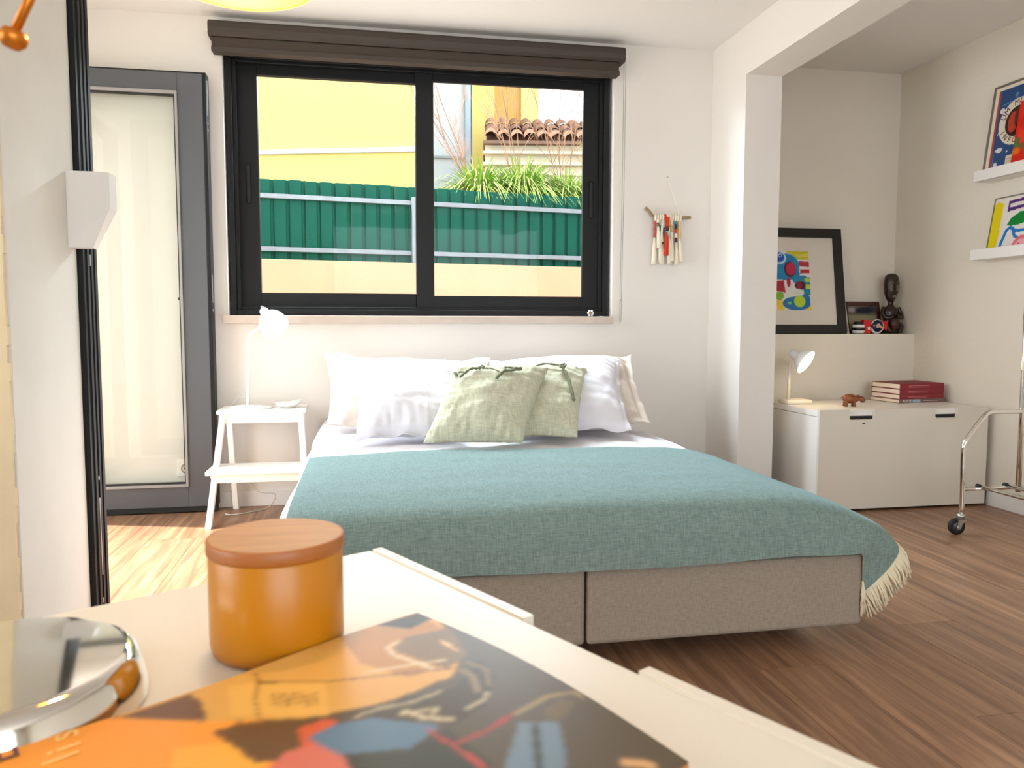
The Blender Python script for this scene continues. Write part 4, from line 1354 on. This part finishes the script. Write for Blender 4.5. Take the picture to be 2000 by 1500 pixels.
cxp, czp = .010 + .52 * .300, .010 + .56 * .425
def ring_text(s, a0, a1, rad, flip, size):
    for i, ch in enumerate(s):
        if ch == ' ':
            continue
        a = math.radians(a0 + (a1 - a0) * i / (len(s) - 1))
        M_ = Matrix.Translation((cxp + rad * math.cos(a), .0052, czp + rad * math.sin(a))) @ Matrix.Rotation(PI / 2, 4, 'X') @ Matrix.Rotation(a - PI / 2 + (PI if flip else 0), 4, 'Z')
        text_obj('letter', ch, size, INK, M_, t, .0003)
ring_text('UM MUNDO', 158, 22, .089, False, .040)
ring_text('INFORMA', 208, 332, .089, True, .036)
obj('glazing', box(((.01, .001, .01), (.31, .002, .435))), glass_mat('poster_glass', (1, 1, 1), .4), t)

t = wall_pic('red_painting', 'small unframed red painting overlapping the blue poster at the photo edge', 3.265, .26, 1.612, .33, 2.972, 3.02)
obj('canvas', box(((0, 0, 0), (.26, .010, .33)), bev=0.001), mat('canvas_edge', (150, 40, 26), .7), t)
rnd = random.Random(5)
lay = []
for k in range(90):
    c = rnd.choice(((214, 36, 24), (230, 60, 34), (190, 24, 20), (224, 110, 30), (120, 90, 40), (90, 110, 60), (236, 90, 60)))
    v = rnd.uniform(0, 1)
    if v > .45 and c[1] > 85:
        c = (220, 44, 28)
    lay.append(('e', c, 0, [(rnd.uniform(0, 1), v), (rnd.uniform(.03, .12), rnd.uniform(.03, .08))]))
print_sheet('painting', PICM, t, 1, 1, 60, 70, lambda u, v: (u * .26, -.0006, v * .33), (206, 40, 26), lay, 1)

t = wall_pic('childlike_painting', 'yellow, blue and pink painting on white, on the lower ledge', 3.405, .34, 1.232, .285, 2.985, 3.03)
obj('frame', box(((0, 0, 0), (.005, .014, .285)), ((.335, 0, 0), (.34, .014, .285)), ((.005, 0, 0), (.335, .014, .005)), ((.005, 0, .28), (.335, .014, .285))), SILV, t)
lay = [('p', (226, 204, 20), 0, [(0, 0), (.14, 0), (.17, .35), (.16, .9), (.05, .95), (0, .9)]),
       ('p', (86, 44, 120), 0, [(.25, .74), (.70, .80), (.70, .97), (.25, .93)]), ('p', (222, 212, 204), 0, [(.29, .81), (.66, .85), (.66, .91), (.29, .88)]),
       ('p', (20, 128, 50), 0, [(.28, .50), (.34, .62), (.50, .72), (.70, .70), (.62, .52), (.45, .48)]),
       ('s', (30, 118, 190), .055, [(.20, 0), (.24, .22), (.30, .42), (.36, .46), (.44, .40), (.52, .38), (.9, .42)]),
       ('s', (30, 118, 190), .05, [(.40, .44), (.46, .30), (.52, .26)]),
       ('e', (224, 110, 120), 0, [(.60, .06), (.17, .24)]), ('e', (236, 170, 172), 0, [(.60, .06), (.12, .18)]), ('e', (190, 50, 70), 0, [(.56, .14), (.02, .03)]), ('e', (190, 50, 70), 0, [(.62, .08), (.02, .03)]), ('e', (190, 50, 70), 0, [(.55, .02), (.02, .02)])]
print_sheet('painting', PICM, t, 1, 1, 90, 80, lambda u, v: (.005 + u * .33, .004, .005 + v * .275), (226, 218, 208), lay, 0)

# ------------------------------------------------------------------ clothes rack
t = thing('clothes_rack', 'chrome clothes rack on black castors beside the right wall', 'clothes rack', (2.74, 2.93, 0))
K = lambda x, y, z: (x - 2.74, y - 2.93, z)
def fork_bm(xx, yy):
    bm = bmesh.new()
    pl_ = [(xx - .030, .026), (xx - .014, .026), (xx - .004, .050), (xx + .018, .066), (xx + .018, .071), (xx - .026, .071)]
    for y_ in (-.0165, .0130):
        add_prism(bm, [(a - 2.74, b) for a, b in pl_], yy - 2.93 + y_, yy - 2.93 + y_ + .003, Matrix(((1, 0, 0, 0), (0, 0, 1, 0), (0, 1, 0, 0), (0, 0, 0, 1))))
    add_box(bm, K(xx - .026, yy - .0165, .0685), K(xx + .018, yy + .016, .0715))
    bmesh.ops.recalc_face_normals(bm, faces=bm.faces[:])
    return bm
for yy in (2.93, 1.88):
    f = obj('end_frame', tube(spline([K(2.515, yy, .085), K(2.513, yy, .20), K(2.510, yy, .355), K(2.514, yy, .39), K(2.535, yy, .425), K(2.60, yy, .505), K(2.625, yy, .524), K(2.66, yy, .528), K(2.82, yy, .528), K(2.86, yy, .524), K(2.885, yy, .505), K(2.95, yy, .425), K(2.971, yy, .39), K(2.975, yy, .355), K(2.972, yy, .20), K(2.970, yy, .085)], 4), .0105, 16), CHROME, t, True)
    obj('upright', tube([K(2.792, yy, .175), K(2.792, yy, .53), K(2.790, yy, .86), K(2.785, yy, 1.62)], .0115, 16), CHROME, t, True)
    obj('cross_bar', tube([K(2.520, yy, .196), K(2.965, yy, .196)], .0085, 14), CHROME, t, True)
    for xx in (2.515, 2.970):
        cs = obj('castor', tube([K(xx, yy, .0715), K(xx, yy, .088)], .017, 16), STEEL, t, True)
        obj('castor_fork', fork_bm(xx, yy), STEEL, cs)
        wh = lathe([(0, -.009), (.026, -.009), (.034, -.009), (.036, -.006), (.036, .006), (.034, .009), (.026, .009), (0, .009)], 30, axis_m(K(xx - .022, yy, .036), (0.12, 1, 0)))
        obj('wheel', wh, RUBBER, cs, True)
        obj('wheel_hub', lathe([(0, -.0112), (.020, -.0112), (.021, -.009), (.021, .009), (.020, .0112), (0, .0112)], 20, axis_m(K(xx - .022, yy, .036), (0.12, 1, 0))), mat('dark_grey_plastic', (60, 62, 66), .4), cs, True)
        obj('axle', tube([K(xx - .022 - .006, yy - .017, .036), K(xx - .022 + .006, yy + .017, .036)], .004, 10), STEEL, cs)
for xx in (2.60, 2.735, 2.87):
    obj('shelf_rod', tube([K(xx, 2.94, .205), K(xx, 1.87, .205)], .0085, 14), CHROME, t, True)
    obj('rod_cap', tube([K(xx, 2.925, .205), K(xx, 2.946, .205)], .0098, 14), RUBBER, t, True)
obj('top_rail', tube([K(2.785, 2.97, 1.60), K(2.785, 1.84, 1.60)], .0115, 16), CHROME, t, True)

# ================================================================== FOREGROUND CABINET
c0 = Vector((.012, .726, 0))
a_ = Vector((.475, -.88, 0)).normalized()
ang = math.atan2(a_.y, a_.x)
# local x along the front (towards the camera's right), local y = backwards (towards the left of the photo)
CH = .700
t = thing('drawer_cabinet', 'cream white cabinet with grip notch in its front, nearest the camera', 'cabinet', (c0.x, c0.y, 0), 0)
yb_ = Vector((a_.y, -a_.x, 0))
M3 = Matrix(((a_.x, yb_.x, 0, c0.x), (a_.y, yb_.y, 0, c0.y), (0, 0, 1, 0), (0, 0, 0, 1)))
# keep a right-handed local frame: mirror into object space through vertex transform
def cobj(name, bm, m, parent=t, smooth=False):
    bm.transform(Matrix.Translation((-c0.x, -c0.y, 0)) @ M3)
    bmesh.ops.recalc_face_normals(bm, faces=bm.faces[:])
    return obj(name, bm, m, parent, smooth)
cobj('carcass', box(((.006, .018, .03), (.022, .50, CH - .02)), ((.878, .018, .03), (.894, .50, CH - .02)), ((.022, .484, .03), (.878, .50, CH - .02)), ((.022, .018, .03), (.878, .484, .046)), bev=0.001), CAB)
cobj('top_board', box(((.004, .013, CH - .02), (.896, .50, CH)), bev=0.0015), CAB)
cobj('drawer_front', notched(0.004, .896, .05, CH + .0005, ((.219, .327), (.575, .683)), .045, 0.0, .0125, .010), CAB)
cobj('plinth', box(((.03, .05, 0), (.87, .46, .03))), CAB)

# jar
t = thing('candle_jar', 'amber yellow glass candle jar with a flat bamboo lid', 'jar', (-.0572, .5100, CH))
r_ = .0412
obj('jar_body', lathe([(0, 0), (r_ - .006, 0), (r_ - .0015, .0025), (r_, .007), (r_, .063), (r_ - .0008, .0642), (r_ - .004, .0642), (r_ - .004, .008), (0, .006)], 72), AMBER, t, True)
ld = obj('lid', lathe([(0, .0643), (r_ + .0005, .0643), (r_ + .001, .065), (r_ + .001, .0722), (r_ + .0004, .0729), (r_ - .001, .0730)], 72), LIDE, t, True)
obj('lid_top', lathe([(r_ - .0008, .0730), (0, .0731)], 72), LIDW, ld)

# magazine
A0 = Vector((.032, .522, 0))
el = Vector((-.81163, -.58417, 0))
er = Vector((.46095, -.88743, 0))
MAGW, MAGH = .285, .232
t = thing('magazine', 'glossy magazine with a golden car and orange ground on its cover', 'magazine', (A0.x, A0.y, CH))
def mpt(u, v, z=0.0):
    bow = .005 * math.sin(PI * min(1, max(0, v / .232))) * max(0, 1 - u / .08)
    lift = .0035 * math.sin(PI * v / .232 * .9) * math.exp(-u / .06) + .0012 * math.sin(u * 30)
    p_ = el * (u - bow) + er * v
    return (p_.x, p_.y, .0115 + lift + z)
MAGM = attr_mat('glossy_cover', .36, .35)
print_sheet('front_cover', MAGM, t, 285, 232, 190, 155, lambda u, v: mpt(u / 1000, v / 1000), (92, 78, 58), MAG, 2)
def pages(a, b):
    return None
bm = bmesh.new()
nn = 30
ring_t, ring_b = [], []
per = [(i / nn * .285, 0) for i in range(nn)] + [(.285, i / nn * .232) for i in range(nn)] + [(.285 - i / nn * .285, .232) for i in range(nn)] + [(0, .232 - i / nn * .232) for i in range(nn)]
for u, v in per:
    p_ = mpt(u, v, -.0004)
    ring_t.append(bm.verts.new(p_))
    ring_b.append(bm.verts.new((p_[0], p_[1], .0005)))
for i in range(len(per)):
    j = (i + 1) % len(per)
    bm.faces.new((ring_t[i], ring_b[i], ring_b[j], ring_t[j]))
bm.faces.new(ring_b)
bmesh.ops.recalc_face_normals(bm, faces=bm.faces[:])
obj('page_block', bm, mat('magazine_pages', (176, 120, 70), .8), t)
# cover lettering (reads with its tops towards the lamp)
rd = -er
tpv = el
nx = Matrix(((rd.x, tpv.x, 0, 0), (rd.y, tpv.y, 0, 0), (0, 0, 1, 0), (0, 0, 0, 1)))
INKP = mat('pale_orange_ink', (255, 206, 120), .3)
INKD = mat('dark_ink', (110, 70, 60), .3)
for ch, u, v, sz, m_ in (('s', 218, 5, 22, INKP), ('i', 219, 17, 22, INKP), ('l', 221, 25, 22, INKP), ('E', 243, 6, 22, INKD)):
    p_ = mpt(u / 1000, v / 1000, .0004)
    text_obj('letter', ch, sz / 1000, m_, Matrix.Translation(p_) @ nx, t, .0001)

# table lamp with chrome base
t = thing('table_lamp', 'lit table lamp with round chrome base and yellow shade, at the left edge', 'lamp', (-.200, .448, CH))
R1 = .0722
obj('base', lathe([(0, 0), (R1 + .006, 0), (R1 + .0068, .002), (R1 + .005, .010), (R1 + .0022, .020), (R1, .0236), (R1 - .003, .0258), (R1 - .006, .0263), (0, .0265)], 96), CHROME, t, True)
BRASS = mat('orange_brass', (196, 112, 22), .35, .6)
obj('pole', tube(spline([(-.045, -.055, .026), (-.045, -.055, .30), (-.040, -.05, .40), (0.0, .0, .47), (.08, .10, .49), (.125, .15, .475)], 8), .006, 12), CHROME, t, True)
SHY = mat('yellow_shade', (240, 170, 30), .5, emit=0.0)
sh_in = mat('lit_yellow_lining', (220, 170, 40), .6, emit=.8, emit_col=(255, 224, 50))
cS = Vector((.117, .152, .449))
obj('shade', lathe([(.051, -.0035), (.052, 0), (.049, .012), (.036, .030), (.022, .044), (0, .048)], 48, Matrix.Translation(cS)), SHY, t, True)
obj('shade_lining', lathe([(.0505, -.0028), (.0485, .001), (.046, .012), (.036, .026), (.020, .040), (0, .044)], 48, Matrix.Translation(cS)), sh_in, t, True)
bm = bmesh.new(); ellipsoid(bm, cS + Vector((0, 0, .026)), (.014, .014, .012), seg=16, rings=10)
obj('bulb', bm, BULB, t, True)
light('POINT', 'table_lamp_bulb', tuple(Vector((-.200, .448, CH)) + cS + Vector((0, 0, -.012))), 1.5, (1.0, .78, .48), radius=.02)
kb = Vector((.027, .002, .350))
obj('adjusting_rod', tube([kb + Vector((0, 0, .002)), kb + Vector((.0085, 0, .020)), kb + Vector((.035, .0, .085)), kb + Vector((.04, .03, .10))], .0024, 10), BRASS, t, True)
bm = bmesh.new()
add_lathe(bm, [(0, -.0052), (.004, -.005), (.0065, -.002), (.0068, .001), (.0055, .004), (0, .0052)], 24, axis_m(kb, (.35, 0, 1)))
obj('ball_knob', bm, BRASS, t, True)
